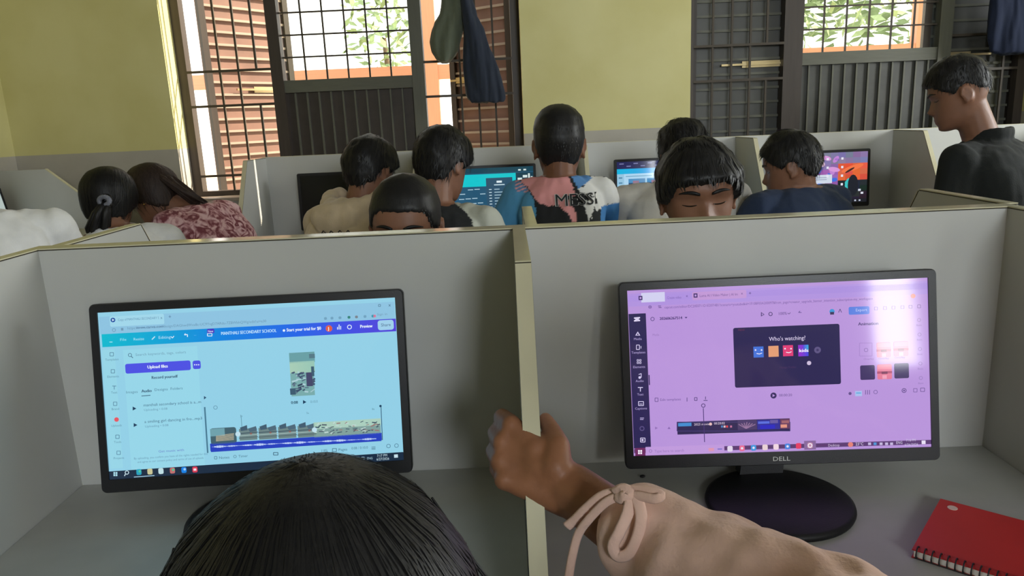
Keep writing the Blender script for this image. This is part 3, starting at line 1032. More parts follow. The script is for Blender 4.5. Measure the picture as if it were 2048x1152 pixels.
S.text('MANTHALI SECONDARY SCHOOL', (442, 670), 6.2, (190, 228, 252), width=105, bold=.4)
S.disc((568, 661), 2.4, W_, 4); S.text('Start your trial for $0', (573, 663), 6.2, W_, width=66, bold=.5)
S.disc((658, 657), 6.4, (222, 92, 66), 4, n=18); S.text('J', (656, 660), 6, W_, 'L', 5, bold=.6)
for i, hh in enumerate((5, 10, 7)): S.line((675 + i * 3.2, 659), (675 + i * 3.2, 659 - hh), 1.5, W_, 4)
S.disc((699, 654), 4.6, W_, 4, hole=3.2)
S.text('Preview', (720, 656), 6.2, W_, width=24, bold=.6)
S.rect((755, 641), (788, 659), (158, 206, 234), 4, 5); S.text('Share', (762, 653), 6, (60, 90, 130), 'L', 5, width=19)
# left column and upload panel
S.rect((204, 700), (246, 936), (150, 212, 230), 1)
S.rect((246, 700), (410, 930), (150, 213, 232), 1)
for i, (nm, y) in enumerate((('Templates', 721), ('Elements', 755), ('Text', 787), ('Brand', 820), ('Uploads', 853), ('Tools', 886), ('Projects', 918))):
    x = 224 + i * 2.3
    S.text(nm, (x, y), 4.2, (96, 142, 166), 'C')
    c = (230, 86, 98) if i == 4 else (84, 130, 158)
    if i == 4: S.disc((x, y - 14), 4.4, c, 3)
    elif i == 2: S.line((x - 4, y - 15), (x + 4, y - 15), 1.2, c); S.line((x, y - 15), (x, y - 8), 1.2, c)
    else: S.frame((x - 4, y - 16), (x + 3, y - 9), 1.1, c)
S.disc((260, 710), 3.6, (60, 100, 130), 3, hole=2.6); S.line((262, 712), (266, 716), 1.3, (60, 100, 130))
S.text('Search keywords, tags, colors', (271, 712), 5, (110, 156, 180), width=94)
S.rect((250, 728), (382, 740), (76, 80, 226), 2, 4); S.rect((385, 721.5), (402, 737.5), (76, 80, 226), 2, 4)
S.text('Upload files', (315, 736), 6, W_, 'C', 4, width=38, bold=.6)
for dx in (-4, 0, 4): S.disc((393.5 + dx, 729.5), 1.2, W_, 4)
S.text('Record yourself', (303, 758), 5.6, (50, 80, 110), width=49, bold=.5)
S.text('Images', (252, 787), 5, (90, 136, 160), width=22); S.text('Audio', (283, 785), 5.6, (40, 74, 104), width=19, bold=.5); S.line((283, 792), (301, 790.5), 1.3, (50, 84, 110))
S.text('Designs', (309, 782), 5, (80, 124, 150), width=25); S.text('Folders', (341, 780), 5, (80, 124, 150), width=23)
for x, y, a, b in ((269, 817, 'manthali secondary school is a...m', 'Uploading • 0:08'), (271, 850, 'a smiling girl dancing in fro...mp3', 'Uploading • 0:08')):
    S.tri((x - 3.5, y - 4), (x - 3.5, y + 4), (x + 4, y), (30, 60, 90), 4)
    S.text(a, (x + 18, y - 4), 5.4, (66, 104, 132), width=108); S.text(b, (x + 19, y + 5), 4.2, (104, 150, 176), width=44)
S.text('Get music with', (317, 905), 4.5, (104, 120, 200), width=48)
S.text('By uploading, you confirm you have all the rights needed for this', (268, 919), 4, (104, 150, 178), width=138)
S.text('and agree to our content policy and terms of use of uploads', (275, 926), 4, (104, 150, 178), width=124)
S.rect((411, 814), (414, 906), (70, 120, 144), 3)
S.tri((408, 792), (413, 795), (408, 799), (40, 80, 110))
S.disc((431, 815), 4, (90, 140, 165), 3, hole=3)
# page preview
S.rect((578, 706), (630, 790), (120, 170, 170), 2)
S.rect((578, 706), (630, 724), (104, 158, 164), 3); S.rect((579, 724), (630, 744), [(168, 204, 182), (150, 196, 180)], 3)
S.rect((618, 708), (630, 716), (84, 120, 134), 4)
rnd = random.Random(4)
for i in range(46):
    x, y = rnd.uniform(580, 626), rnd.uniform(744, 786)
    L = rnd.uniform(3, 12)
    S.line((x, y), (min(630, x + L), y - L * rnd.uniform(-.2, .7)), rnd.uniform(1.5, 4), rnd.choice([(56, 74, 104), (70, 84, 112), (170, 204, 212), (92, 110, 130), (50, 66, 92)]), 4)
S.rect((612, 745), (626, 772), (66, 70, 104), 5); S.rect((622, 733), (629, 752), (60, 92, 112), 5); S.rect((580, 777), (592, 789), (60, 90, 112), 5)
S.text('0:08', (582, 808), 5.6, (40, 80, 104), width=13, bold=.5); S.tri((606, 800), (606, 808), (613, 804), (30, 66, 96), 4); S.text('0:10.0', (621, 806), 5, (90, 140, 160), width=14)
# time line strip
S.line((482, 830), (484, 856), 1, (90, 140, 160)); S.text('3s', (480, 834), 4, (90, 140, 160)); S.text('5s', (613, 828), 4, (90, 140, 160)); S.text('8s', (744, 820), 4, (90, 140, 160))
S.rect((420, 857), (474, 886), (66, 96, 108), 3, 5)
S.rect((420, 858), (450, 871), (110, 160, 172), 4)
for i in range(6): S.line((432, 872 + i * 2), (468, 867 + i * 2.4), 1.1, (196, 186, 156), 4)
def timeline_y(x): return 846 - (x - 480) * 0.052
for i in range(4):
    x = 478 + i * 39
    y = timeline_y(x)
    S.rect((x, y + 12), (x + 37, y + 33), (108, 132, 134), 3)
    S.poly([S.loc(p) for p in ((x + 2, y + 9), (x + 16, y + 4), (x + 17, y + 14), (x + 4, y + 16))], (66, 92, 112), 4)
    S.poly([S.loc(p) for p in ((x + 18, y + 11), (x + 34, y + 6), (x + 36, y + 15), (x + 22, y + 18))], (78, 104, 122), 4)
    for j in range(3): S.line((x, y + 21 + j * 4.6), (x + 38, y + 18 + j * 4.6), 1.6, ((64, 84, 96), (160, 186, 182), (84, 104, 106))[j], 5)
    S.disc((x + 24, y + 21), 2.2, (140, 100, 96), 5)
S.rect((627, 846), (762, 867), (128, 160, 156), 3)
S.rect((627, 845), (762, 850), (170, 206, 190), 4)
for i in range(60):
    x = rnd.uniform(628, 756)
    y = rnd.uniform(849, 871) - (x - 627) * .052
    S.line((x, y), (x + rnd.uniform(3, 10), y - rnd.uniform(-2, 4)), rnd.uniform(1.2, 2.6), rnd.choice([(60, 80, 98), (74, 84, 100), (190, 214, 210), (150, 120, 118)]), 5)
for x in (476, 629): S.disc((x, 868 - (x - 476) * .055), 5, (190, 222, 236), 6)
S.rect((421, 888), (763, 881), (40, 66, 186), 3); S.rect((421, 887), (763, 882), (40, 66, 186), 3)
S.rect((420, 887.5), (764, 880), (42, 64, 188), 3)
for i in range(70):
    x = 426 + i * 4.7
    y = 894 - (x - 421) * .0505
    a = abs(math.sin(i * .55) * math.sin(i * .19 + 1)) * 4 + .5
    S.line((x - 2.2, y), (x + 2.2, y), a, (186, 206, 246), 5)
S.line((762, 813), (765, 880), 1.3, (30, 66, 96), 6); S.disc((761, 812), 2.4, (30, 66, 96), 6)
S.text('Notes', (438, 918), 5, (70, 116, 140), width=20); S.text('Timer', (477, 915), 5, (70, 116, 140), width=18); S.frame((429, 913), (434, 918), 1, (70, 116, 140)); S.disc((470, 913), 3, (70, 116, 140), 3, hole=2.2)
S.frame((547, 905), (556, 910), 1.2, (40, 80, 104)); S.text('118%', (642, 904), 5, (70, 116, 140), width=13); S.text('Pages', (677, 902), 5.2, (60, 104, 130), width=17); S.frame((665, 897), (673, 903), 1.1, (60, 104, 130))
S.text('0:08 / 0:10.0', (703, 899), 5, (70, 116, 140), width=32)
for i in range(3): S.line((743, 894 + i * 2.4), (751, 893.6 + i * 2.4), 1, (70, 116, 140))
for x in (777, 793): S.disc((x, 892 - (x - 777) * .05), 4.2, (60, 104, 130), 3, hole=3.3)
# task bar
S.rect((217, 943.5), (808, 924), (26, 44, 66), 3)
S.rect((217, 943), (806, 905), (26, 44, 66), 3)
for dx in (0, 4.4):
    for dy in (0, 4.4): S.rect((227 + dx, 944 + dy), (230.6 + dx, 947.6 + dy), (170, 220, 235), 4)
S.disc((254, 945), 4, (200, 225, 235), 4, hole=2.6); S.line((251, 948), (249, 952), 1.6, (200, 225, 235), 4)
for x, c in ((278, (40, 160, 190)), (300, (200, 196, 150)), (322, (190, 220, 226)), (345, (190, 110, 110)), (368, (20, 130, 230)), (390, (216, 60, 84))):
    y = 944 - (x - 278) * .045
    S.rect((x - 5.5, y - 5.5), (x + 5.5, y + 5.5), c, 4, 3)
    if x in (278, 345, 368): S.disc((x + 1.5, y - 1.5), 2.4, (80, 200, 150) if x != 368 else (160, 210, 250), 5)
S.rect((390 - 3, 937), (390 + 3, 941), (250, 220, 230), 5)
S.line((268, 954), (309, 951), 1.4, (170, 210, 230), 4)
for x in (704, 716, 726): S.frame((x - 2.6, 914), (x + 2.6, 919), 1, (150, 186, 204), 4)
S.text('ENG', (734, 919), 4.6, (160, 196, 212), width=11); S.text('7:17 PM', (754, 914), 5, (190, 216, 228), width=20); S.text('6/27/2026', (753, 921), 5, (190, 216, 228), width=25); S.rect((788, 909), (796, 915), (196, 222, 234), 4)
S.build(rootL, M_scr)

# ---- far monitors
def far_monitor(px_edge, py_mid, side, label, yaw=0.0):
    """px_edge: photo column of the monitor's visible outer edge, side: -1 left edge, +1 right edge"""
    p = at_y(px_edge, py_mid, 2.36)
    w, h = 0.44, 0.268
    return monitor((p.x - side * w / 2, 2.36, 0.972), 0.07, yaw, 0.0, w=w, h=h, label=label, group='monitors in the booth row by the window wall', logo=False,
                   base_r=(0.10, 0.09), base=(p.x - side * w / 2, 2.33, ZD))
G = lambda x, z, a: (a[0] + x * (a[1] - a[0]), a[3] - z * (a[3] - a[2]))
def R_(S, a, x0, z0, x1, z1, c, layer=1):
    p, q = G(x0, z0, a), G(x1, z1, a)
    S.lrect(p[0], q[1], q[0], p[1], c, layer)

r1, M1, S, a = far_monitor(597, 395, -1, 'switched off black monitor beside the boy in the beige hoodie')
R_(S, a, 0, 0, 1, 1, (16, 18, 19), 0)
S.build(r1, vcol_mat('unlit_lcd_panel', rough=0.3, spec=0.4))

r2, M2, S, a = far_monitor(1073, 375, +1, 'monitor with a teal and dark blue screen beside the printed shirt boy')
R_(S, a, 0, 0, 1, 1, (38, 84, 112), 0)
R_(S, a, 0, 0, 1, .10, (26, 68, 84), 1); R_(S, a, 0, .12, .80, .36, (20, 196, 204), 1); R_(S, a, .80, .12, 1, .36, (24, 62, 78), 1)
R_(S, a, .46, .20, .76, .90, (46, 80, 104), 2); R_(S, a, .58, .26, .64, .30, (220, 235, 240), 3); R_(S, a, .55, .33, .67, .35, (190, 215, 225), 3)
for i in range(8):
    R_(S, a, .49, .42 + i * .058, .49 + .03, .435 + i * .058, (200, 222, 232), 3); R_(S, a, .55, .42 + i * .058, .55 + .06 + .03 * ((i * 7) % 4), .435 + i * .058, (170, 200, 214), 3)
for x, z, w, h in ((.83, .22, .05, .05), (.89, .17, .05, .05), (.89, .27, .05, .05), (.95, .14, .02, .2), (.98, .2, .02, .14), (.84, .05, .03, .03), (.90, .05, .03, .03)): R_(S, a, x - .01, z, x + w - .01, z + h, (210, 228, 226), 3)
for i in range(14): R_(S, a, .02 + (i * .137) % .38, .40 + (i * .091) % .45, .08 + (i * .137) % .38, .415 + (i * .091) % .45, (176, 206, 220), 2)
R_(S, a, 0, .93, 1, 1, (60, 120, 150), 2)
for i in range(9): R_(S, a, .08 + i * .09, .95, .11 + i * .09, .985, (206, 228, 236), 3)
S.build(r2, M_scr)

r3, M3, S, a = far_monitor(1229, 370, -1, 'monitor with a white thumbnail page behind the boy in greyish white')
R_(S, a, 0, 0, 1, 1, (172, 212, 238), 0); R_(S, a, 0, 0, 1, .14, (38, 40, 86), 1)
for i in range(12): R_(S, a, .03 + i * .08, .03 + (i % 2) * .05, .08 + i * .08, .05 + (i % 2) * .05, (120, 124, 170), 2)
R_(S, a, 0, .14, 1, .24, [(20, 180, 222), (54, 104, 226)], 1); R_(S, a, 0, .24, .08, .93, (150, 196, 222), 1)
for i in range(3):
    for j in range(2):
        x, z = .13 + j * .21, .34 + i * .17
        R_(S, a, x, z, x + .19, z + .14, [(70, 140, 190), (104, 150, 190)], 2); R_(S, a, x, z + .08, x + .19, z + .14, (50, 84, 122), 3); R_(S, a, x + .05, z + .04, x + .12, z + .09, (150, 120, 140) if i != 1 else (34, 50, 80), 4)
for i in range(6): R_(S, a, .02, .30 + i * .1, .06, .33 + i * .1, (90, 140, 172), 2)
R_(S, a, .1, .28, .4, .30, (120, 170, 200), 2); R_(S, a, .45, .26, 1, .93, (166, 214, 240), 1); R_(S, a, 0, .93, 1, 1, (30, 44, 70), 2)
S.build(r3, M_scr)

r4, M4, S, a = far_monitor(1740, 347, +1, 'monitor with a colourful purple and orange desktop picture beside the boy in navy')
rnd = random.Random(11)
for i in range(12):
    for j in range(9):
        x, z = i / 12, j / 9
        c = (128, 112, 160) if z < .25 else ((70, 58, 92) if x > .6 else (150, 100, 170))
        if x > .66 and .22 < z < .46: c = (216, 90, 62)
        if x > .62 and z > .5: c = (30, 32, 46)
        if x < .6 and z > .72: c = (44, 40, 66)
        c = tuple(max(0, min(255, int(v + rnd.uniform(-14, 14)))) for v in c)
        R_(S, a, x, z, x + 1 / 12, z + 1 / 9, c, 0)
def blob(x, z, rx, rz, c, layer, ang=0):
    cx, cz = G(x, z, a)
    W, H = (a[1] - a[0]) * rx, (a[1] - a[0]) * rz
    pts = []
    for i in range(16):
        t = 2 * math.pi * i / 16
        px_, pz_ = W * math.cos(t), H * math.sin(t)
        pts.append((min(a[1], max(a[0], cx + px_ * math.cos(ang) - pz_ * math.sin(ang))), min(a[3], max(a[2], cz + px_ * math.sin(ang) + pz_ * math.cos(ang)))))
    S.poly(pts, c, layer)
for i in range(46):
    blob(rnd.uniform(.02, .66), rnd.uniform(.05, .78), rnd.uniform(.02, .07), rnd.uniform(.008, .03), rnd.choice([(214, 150, 214), (226, 90, 180), (60, 110, 220), (190, 130, 210), (40, 40, 70), (236, 200, 226), (222, 96, 70), (110, 84, 180)]), 1 + i % 3, rnd.uniform(-1.4, 1.4))
blob(.83, .32, .13, .03, (240, 116, 70), 4, .3); blob(.80, .36, .06, .012, (60, 30, 34), 5, .5)
for i in range(7): blob(.77 + .02 * i - (.004 * i * i), .62 - .05 * i + .012 * i * i, .022, .03, (60, 190, 190), 4, .4)
blob(.84, .66, .06, .12, (24, 28, 40), 5)
R_(S, a, .22, .43, .60, .60, (206, 216, 230), 6)
for i in range(2): R_(S, a, .26, .48 + i * .04, .54, .49 + i * .04, (120, 130, 160), 7)
for i in range(22): R_(S, a, .04 + (i % 5) * .165, .10 + (i // 5) * .17, .065 + (i % 5) * .165, .145 + (i // 5) * .17, (226, 226, 240), 8)
for x, z in ((.90, .74), (.93, .80), (.76, .8)): R_(S, a, x, z, x + .03, z + .04, (216, 220, 232), 8)
R_(S, a, 0, .93, 1, 1, (22, 24, 34), 8)
for i in range(18): R_(S, a, .06 + i * .05, .95, .08 + i * .05, .98, (190, 196, 214), 9)
S.build(r4, M_scr)

r5, M5, S, a = far_monitor(2012, 330, -1, 'switched off monitor at the right edge behind the standing man in black')
R_(S, a, 0, 0, 1, 1, (16, 18, 19), 0)
S.build(r5, MATS['unlit_lcd_panel'])

# monitor of the booth at the left wall, facing right
rl5, Ml5, S, a = monitor((-2.262, 1.98, 0.985), 0.16, math.radians(90), 0.0, w=0.44, h=0.268, label='monitor standing sideways at the left wall, in front of the sloped divider', logo=False, base=(-2.24, 1.98, ZD), base_r=(0.09, 0.09))
R_(S, a, 0, 0, 1, 1, (176, 190, 186), 0); R_(S, a, 0, 0, 1, .1, (150, 170, 176), 1); R_(S, a, .05, .2, .5, .6, (196, 206, 202), 1)
S.build(rl5, M_scr)

# ------------------------------------------------------------------ people
SKIN = mat('brown_skin', (126, 88, 68), 0.5, 0.35, noise_amt=0.07, noise_scale=30, bump=0.06, bump_scale=250)
SKIN_D = mat('dark_brown_skin', (116, 78, 57), 0.5, 0.35, noise_amt=0.07, noise_scale=30, bump=0.06, bump_scale=250)
HAIR = mat('black_hair', (23, 22, 22), 0.5, 0.35, noise_amt=0.2, noise_scale=30, bump=0.15, bump_scale=60, stretch=(3, 3, 0.6))
HAIR_B = mat('dark_brown_hair', (50, 38, 32), 0.55, 0.3, noise_amt=0.3, noise_scale=30, bump=0.35, bump_scale=60, stretch=(3, 3, 0.6))
EYEW = mat('eye_white', (205, 198, 188), 0.3, 0.5)
EYED = mat('dark_iris', (28, 20, 16), 0.2, 0.6)
TROUSERS = mat('navy_trousers', (38, 42, 56), 0.85)

def itp(z, tab):
    xs = [t[0] for t in tab]
    return float(np.interp(z, xs, [t[1] for t in tab]))
HA = [(-.118, .012), (-.112, .030), (-.10, .043), (-.085, .053), (-.06, .061), (-.03, .068), (0, .0725), (.02, .0745), (.05, .073), (.08, .062), (.10, .043), (.110, .026), (.115, .0)]
HF = [(-.118, .060), (-.112, .078), (-.105, .085), (-.09, .082), (-.075, .087), (-.062, .086), (-.05, .084), (-.03, .082), (0, .079), (.012, .085), (.025, .090), (.05, .085), (.08, .068), (.10, .045), (.110, .026), (.115, .0)]
HB = [(-.118, .02), (-.10, .038), (-.085, .048), (-.06, .062), (-.03, .084), (0, .098), (.02, .101), (.05, .096), (.08, .078), (.10, .053), (.110, .031), (.115, .0)]
def head_pt(z, phi, features=True):
    """surface point of the head; phi 0 = face, pi = back; z 0 = eye line"""
    a, f, b = itp(z, HA), itp(z, HF), itp(z, HB)
    s, c = math.sin(phi), math.cos(phi)
    e = 0.86
    x = a * math.copysign(abs(s) ** e, s)
    y = (f if c > 0 else b) * math.copysign(abs(c) ** (e if c < 0 else 0.80), c)
    if features and c > 0:
        g = lambda v, m, sd: math.exp(-((v - m) / sd) ** 2)
        nose = itp(z, [(-.056, 0), (-.050, .008), (-.043, .023), (-.036, .026), (-.02, .017), (0, .008), (.014, .003), (.02, 0)])
        y += nose * g(x, 0, .010 + .006 * g(z, -.043, .014))
        y -= .010 * (g(x, .031, .017) + g(x, -.031, .017)) * g(z, -.001, .013)
        y += .006 * (g(x, .030, .013) + g(x, -.030, .013)) * g(z, -.001, .0075)      # lids
        y += .003 * (g(x, .026, .022) + g(x, -.026, .022)) * g(z, .018, .007)        # brow ridge
        y += .005 * g(x, 0, .022) * (g(z, -.068, .006) + g(z, -.080, .006))          # lips
        y -= .003 * g(x, 0, .024) * g(z, -.074, .0028)
        y -= .003 * g(x, 0, .02) * g(z, -.093, .006)
    return Vector((x, y, z))

def head_grid(nphi, zs, fun):
    v = [fun(z, 2 * math.pi * j / nphi) for z in zs for j in range(nphi)]
    f = []
    for i in range(len(zs) - 1):
        for j in range(nphi):
            f.append((i * nphi + j, (i + 1) * nphi + j, (i + 1) * nphi + (j + 1) % nphi, i * nphi + (j + 1) % nphi))
    f.append(tuple(range(nphi)))
    f.append(tuple((len(zs) - 1) * nphi + nphi - 1 - j for j in range(nphi)))
    return v, f

def frame_of(center, yaw, pitch=0, roll=0, scale=1.0):
    """yaw 0 faces away from the camera (+y), 180 faces it; pitch>0 looks down"""
    return Matrix.Translation(center) @ Matrix.Rotation(math.radians(yaw), 4, 'Z') @ Matrix.Rotation(math.radians(roll), 4, 'Y') @ Matrix.Rotation(math.radians(-pitch), 4, 'X') @ Matrix.Diagonal((scale, scale, scale, 1))

def smooth01(t):
    t = max(0.0, min(1.0, t))
    return t * t * (3 - 2 * t)

def hair_mesh(H, st, seed):
    """hair shell grown from the scalp plus loose strands"""
    rnd = random.Random(seed)
    hl = st.get('line', ((0, .068), (35, .062), (60, .035), (80, .0), (100, .0), (125, -.045), (180, -.068)))
    th = st.get('th', ((0, .014), (70, .010), (180, .012)))
    top = st.get('top', .016)
    amp = st.get('amp', .004)
    fr = st.get('freq', 40)
    def line(phi):
        d = abs((math.degrees(phi) + 180) % 360 - 180)
        return itp(d, hl)
    def thick(z, phi):
        d = abs((math.degrees(phi) + 180) % 360 - 180)
        t = itp(d, th)
        k = smooth01((z - .03) / .07)
        return t * (1 - k) + top * k
    def surf(z, phi, extra=0.0):
        p = head_pt(z, phi, False)
        n = Vector((p.x / .075 ** 2, p.y / .095 ** 2, (p.z - .0) / .115 ** 2)).normalized()
        lj = line(phi) + .006 * noise.noise(Vector((p.x * 90 + seed, p.y * 90, 3)))
        cov = smooth01((z - lj) / .014 + .5)
        t = thick(z, phi)
        w = noise.noise(Vector((p.x * fr + seed, p.y * fr, p.z * fr * .55))) + .5 * noise.noise(Vector((p.x * fr * 2.4, p.y * fr * 2.4 + seed, p.z * fr)))
        return p + n * ((t + amp * w) * cov - .010 * (1 - cov) + extra), n, cov
    zs = [.1149, .113, .110, .106, .10] + [.10 - .0065 * i for i in range(1, 32)]
    mb = MB()
    v, f = head_grid(72, zs, lambda z, ph: H @ surf(z, ph)[0])
    mb.add(v, f)
    crown = Vector((0, -.03, .12))
    L0 = st.get('strand', .02)
    lift = st.get('lift', .35)
    fwd = st.get('fwd', 0.0)
    for i in range(st.get('n', 900)):
        z = .115 * (1 - (rnd.random() ** 1.4) * 1.6)
        ph = rnd.uniform(-math.pi, math.pi)
        p, n, cov = surf(z, ph, -.001)
        if cov < .85: continue
        if st.get('tidy') and z > .106: continue
        d = p - crown
        d = (d - n * d.dot(n))
        d = d.normalized() if d.length > 1e-5 else Vector((0, -1, 0))
        d = (d + Vector((rnd.gauss(0, .25), rnd.gauss(0, .25) + fwd * max(0, p.y * 10), rnd.gauss(0, .2))))
        d = (d - n * d.dot(n)).normalized()
        L = L0 * rnd.uniform(.5, 1.3)
        a = p
        cv = L * L / (2 * .10)
        b = p + d * L * .5 + n * (L * lift * .5 - cv * .25)
        c = p + d * L + n * (L * lift * .55 - cv) - Vector((0, 0, L * lift * .3))
        sd = d.cross(n).normalized() * rnd.uniform(.0008, .0018)
        mb.add([H @ q for q in (a - sd, a + sd, b + sd * .8, b - sd * .8, c)], [(0, 1, 2, 3), (3, 2, 4)])
    # combed locks that follow the shell from the crown down
    for i in range(st.get('comb', 0)):
        ph = rnd.uniform(-math.pi, math.pi)
        za = .1145 - .10 * rnd.random() ** 1.6
        zb = max(za - rnd.uniform(.06, .16), -.085)
        off = rnd.uniform(.0002, .0035)
        dr = rnd.uniform(-.12, .12)
        w = rnd.uniform(.0005, .0013)
        pts = []
        for k in range(8):
            u = k / 7
            z = za + (zb - za) * u
            p, n, cov = surf(z, ph + dr * u, off * math.sin(math.pi * (.15 + .8 * u)) - .0006)
            if cov < .7: break
            t = n.cross(Vector((0, 0, 1)))
            t = t.normalized() if t.length > 1e-4 else Vector((1, 0, 0))
            ww = w * math.sin(math.pi * (.1 + .88 * u))
            pts += [H @ (p - t * ww), H @ (p + t * ww)]
        m_ = len(pts) // 2
        if m_ > 2:
            mb.add(pts, [(2 * k, 2 * k + 1, 2 * k + 3, 2 * k + 2) for k in range(m_ - 1)])
    return mb

def strip(pts, w0, w1, thick, H):
    """thin lens-shaped ridge along points (brows, lashes)"""
    mb = MB()
    n = len(pts)
    rings = []
    for i, p in enumerate(pts):
        u = i / (n - 1)
        w = (w0 + (w1 - w0) * u) * (math.sin(math.pi * (0.12 + 0.82 * u)) ** .6)
        rings.append([H @ (Vector(p) + Vector((0, dy * thick, dz * w))) for dy, dz in ((1, 0), (0.3, 1), (-1, .3), (-1, -.3), (.3, -1))])
    return mb.loft(rings)

def person(label, head, shoulders, hips, style, seated=True, arms=None, skin=SKIN, shirt=None, sleeve='short', vox=.0065, size=1.0, legs=True, extra_shirt=None, shirt_fun=None, fold=.006, hair_mat=HAIR, torso_w=1.0, seed=1, face=True, shirt_name='shirt', head_scale=None, knees=None, long_hair=None, neck_r=.054, no_hand=(), extra_body=None, extra_sleeve=None):
    """head=(center, yaw, pitch, roll); shoulders=(midpoint, yaw); hips=point"""
    hs = head_scale or size
    H = frame_of(head[0], head[1], head[2], head[3], hs)
    sm, syaw = Vector(shoulders[0]), math.radians(shoulders[1])
    hp = Vector(hips)
    sx = Vector((math.cos(syaw), math.sin(syaw), 0))
    fw = Vector((-math.sin(syaw), math.cos(syaw), 0))
    base = Vector((hp.x, hp.y, 0))
    mb, sh, tr = MB(), MB(), MB()
    shoes = []
    # head, ears
    zs = [-.118, -.115, -.111] + [-.106 + .0046 * i for i in range(46)] + [.1035, .106, .1085, .111, .113, .1148]
    v, f = head_grid(64, list(reversed(zs)), lambda z, ph: H @ head_pt(z, ph, face))
    mb.add(v, f)
    for sd in (-1, 1):
        R = Matrix.Rotation(math.radians(-20 * sd), 4, 'Z') @ Matrix.Rotation(math.radians(-10), 4, 'X')
        e = H @ Matrix.Translation((sd * .0765, -.012, -.012)) @ R
        for k in range(12):
            a = math.radians(-70 + 250 * k / 11)
            mb.ellipsoid(e @ Vector((sd * .004, -math.cos(a) * .015 - .003, math.sin(a) * .027)), (.0055 * hs,) * 3, n=8, k=6)
        mb.ellipsoid(e @ Vector((0, 0, -.004)), (.006 * hs, .014 * hs, .026 * hs), (e.to_3x3().normalized()).to_4x4(), n=10, k=7)
        mb.ellipsoid(e @ Vector((0, .008, -.026)), (.0055 * hs, .007 * hs, .009 * hs), n=8, k=6)
    # neck and torso
    skull = H @ Vector((0, -.025, -.05))
    nb = sm + Vector((0, 0, .035 * size)) - fw * .005
    mb.capsule(nb - Vector((0, 0, .05)), skull, neck_r * size * 1.08, neck_r * size * .96)
    rows = [(0, .165, .120), (.18, .150, .112), (.40, .142, .108), (.62, .158, .116), (.80, .172, .112), (.90, .160, .094), (.96, .115, .076), (1.0, .07, .058)]
    def torso(dst, grow, t0, t1):
        rings = []
        for t, w, d in rows:
            if t < t0 - 1e-6 or t > t1 + 1e-6: continue
            c = hp.lerp(nb, t) - fw * (.035 * math.sin(math.pi * t)) 
            w2, d2 = w * size * torso_w + grow, d * size + grow
            rings.append([c + sx * (w2 * math.copysign(abs(math.cos(a)) ** .8, math.cos(a))) + fw * (d2 * math.copysign(abs(math.sin(a)) ** .8, math.sin(a))) for a in [2 * math.pi * k / 28 for k in range(28)]])
        dst.loft(rings)
    torso(mb, 0, 0, 1)
    torso(sh, .010, 0, 1)
    sw = .172 * size * torso_w
    arms = arms or {}
    for sd in (-1, 1):
        S0 = sm + sx * (sd * sw) - Vector((0, 0, .03 * size))
        E0, W0 = arms.get(sd, (S0 + fw * .12 + sx * sd * .05 - Vector((0, 0, .23)), S0 + fw * .36 + sx * sd * .0 - Vector((0, 0, .21))))
        E0, W0 = Vector(E0), Vector(W0)
        mb.capsule(S0, E0, .048 * size, .038 * size)
        mb.capsule(E0, W0, .038 * size, .026 * size)
        if sd not in no_hand:
          # hand: palm and five fingers
          d = (W0 - E0).normalized()
          side = d.cross(Vector((0, 0, 1))).normalized()
          nn = side.cross(d)
          pc = W0 + d * .05
          mb.ellipsoid(W0 + d * .045, (.036, .040, .014), Matrix((side, d, nn)).transposed().to_4x4())
          for k in range(4):
              r0 = W0 + d * .078 + side * (.027 - .018 * k)
              L = (.062, .07, .065, .05)[k]
              mb.capsule(r0, r0 + d * L * .55 - nn * .004, .0085, .008)
              mb.capsule(r0 + d * L * .55 - nn * .004, r0 + d * L * .95 - nn * L * .35, .008, .0065)
          t0 = W0 + d * .03 + side * (-sd) * .03
          mb.capsule(t0, t0 + d * .035 - side * sd * .022, .010, .0085)
          mb.capsule(t0 + d * .035 - side * sd * .022, t0 + d * .062 - side * sd * .026, .0085, .007)
        sh.capsule(S0, S0.lerp(nb, .35) - Vector((0, 0, .012)), .058 * size, .055 * size)
        if extra_sleeve and sd in extra_sleeve:
            extra_sleeve[sd](sh, S0)
        elif sleeve == 'short':
            Q = S0.lerp(E0, .72)
            sh.capsule(S0, S0.lerp(E0, .35), .060 * size, .062 * size)
            sh.tube([S0, Q], [.06 * size, .068 * size], 16)
        else:
            sh.capsule(S0, E0, .062 * size, .054 * size)
            sh.capsule(E0, E0.lerp(W0, .93), .054 * size, .040 * size)
        if legs:
            hj = hp + sx * (sd * .09 * size)
            if seated:
                kn = (Vector(knees[0 if sd < 0 else 1]) if knees else hj + fw * .40 + sx * sd * .05)
                kn.z = .50
                an = Vector((kn.x, kn.y, .08)) - fw * .02
            else:
                kn = Vector((hj.x, hj.y, .46)) + fw * .02
                an = Vector((hj.x, hj.y, .08)) + sx * sd * .02
            for dst, g in ((mb, 0), (tr, .014)):
                dst.capsule(hj, kn, .078 * size + g, .055 * size + g)
                dst.capsule(kn, an, .053 * size + g, .036 * size + g)
            ft = an + fw * .15
            mb.capsule(Vector((an.x, an.y, .04)), Vector((ft.x, ft.y, .03)), .034, .024)
            shoes.append((Vector((an.x, an.y, 0)), Vector((ft.x, ft.y, 0))))
    if legs:
        tr.ellipsoid(hp, (.17 * size, .13 * size, .12), Matrix.Rotation(syaw, 4, 'Z'))
    if extra_body: extra_body(mb)
    body = finish('person', fused(mb, vox, 2), skin, base=base)
    tag(body, label, 'person')
    hm = hair_mesh(H, style, seed)
    if long_hair: long_hair(hm, H)
    hm.build('hair', hair_mat, body, True)
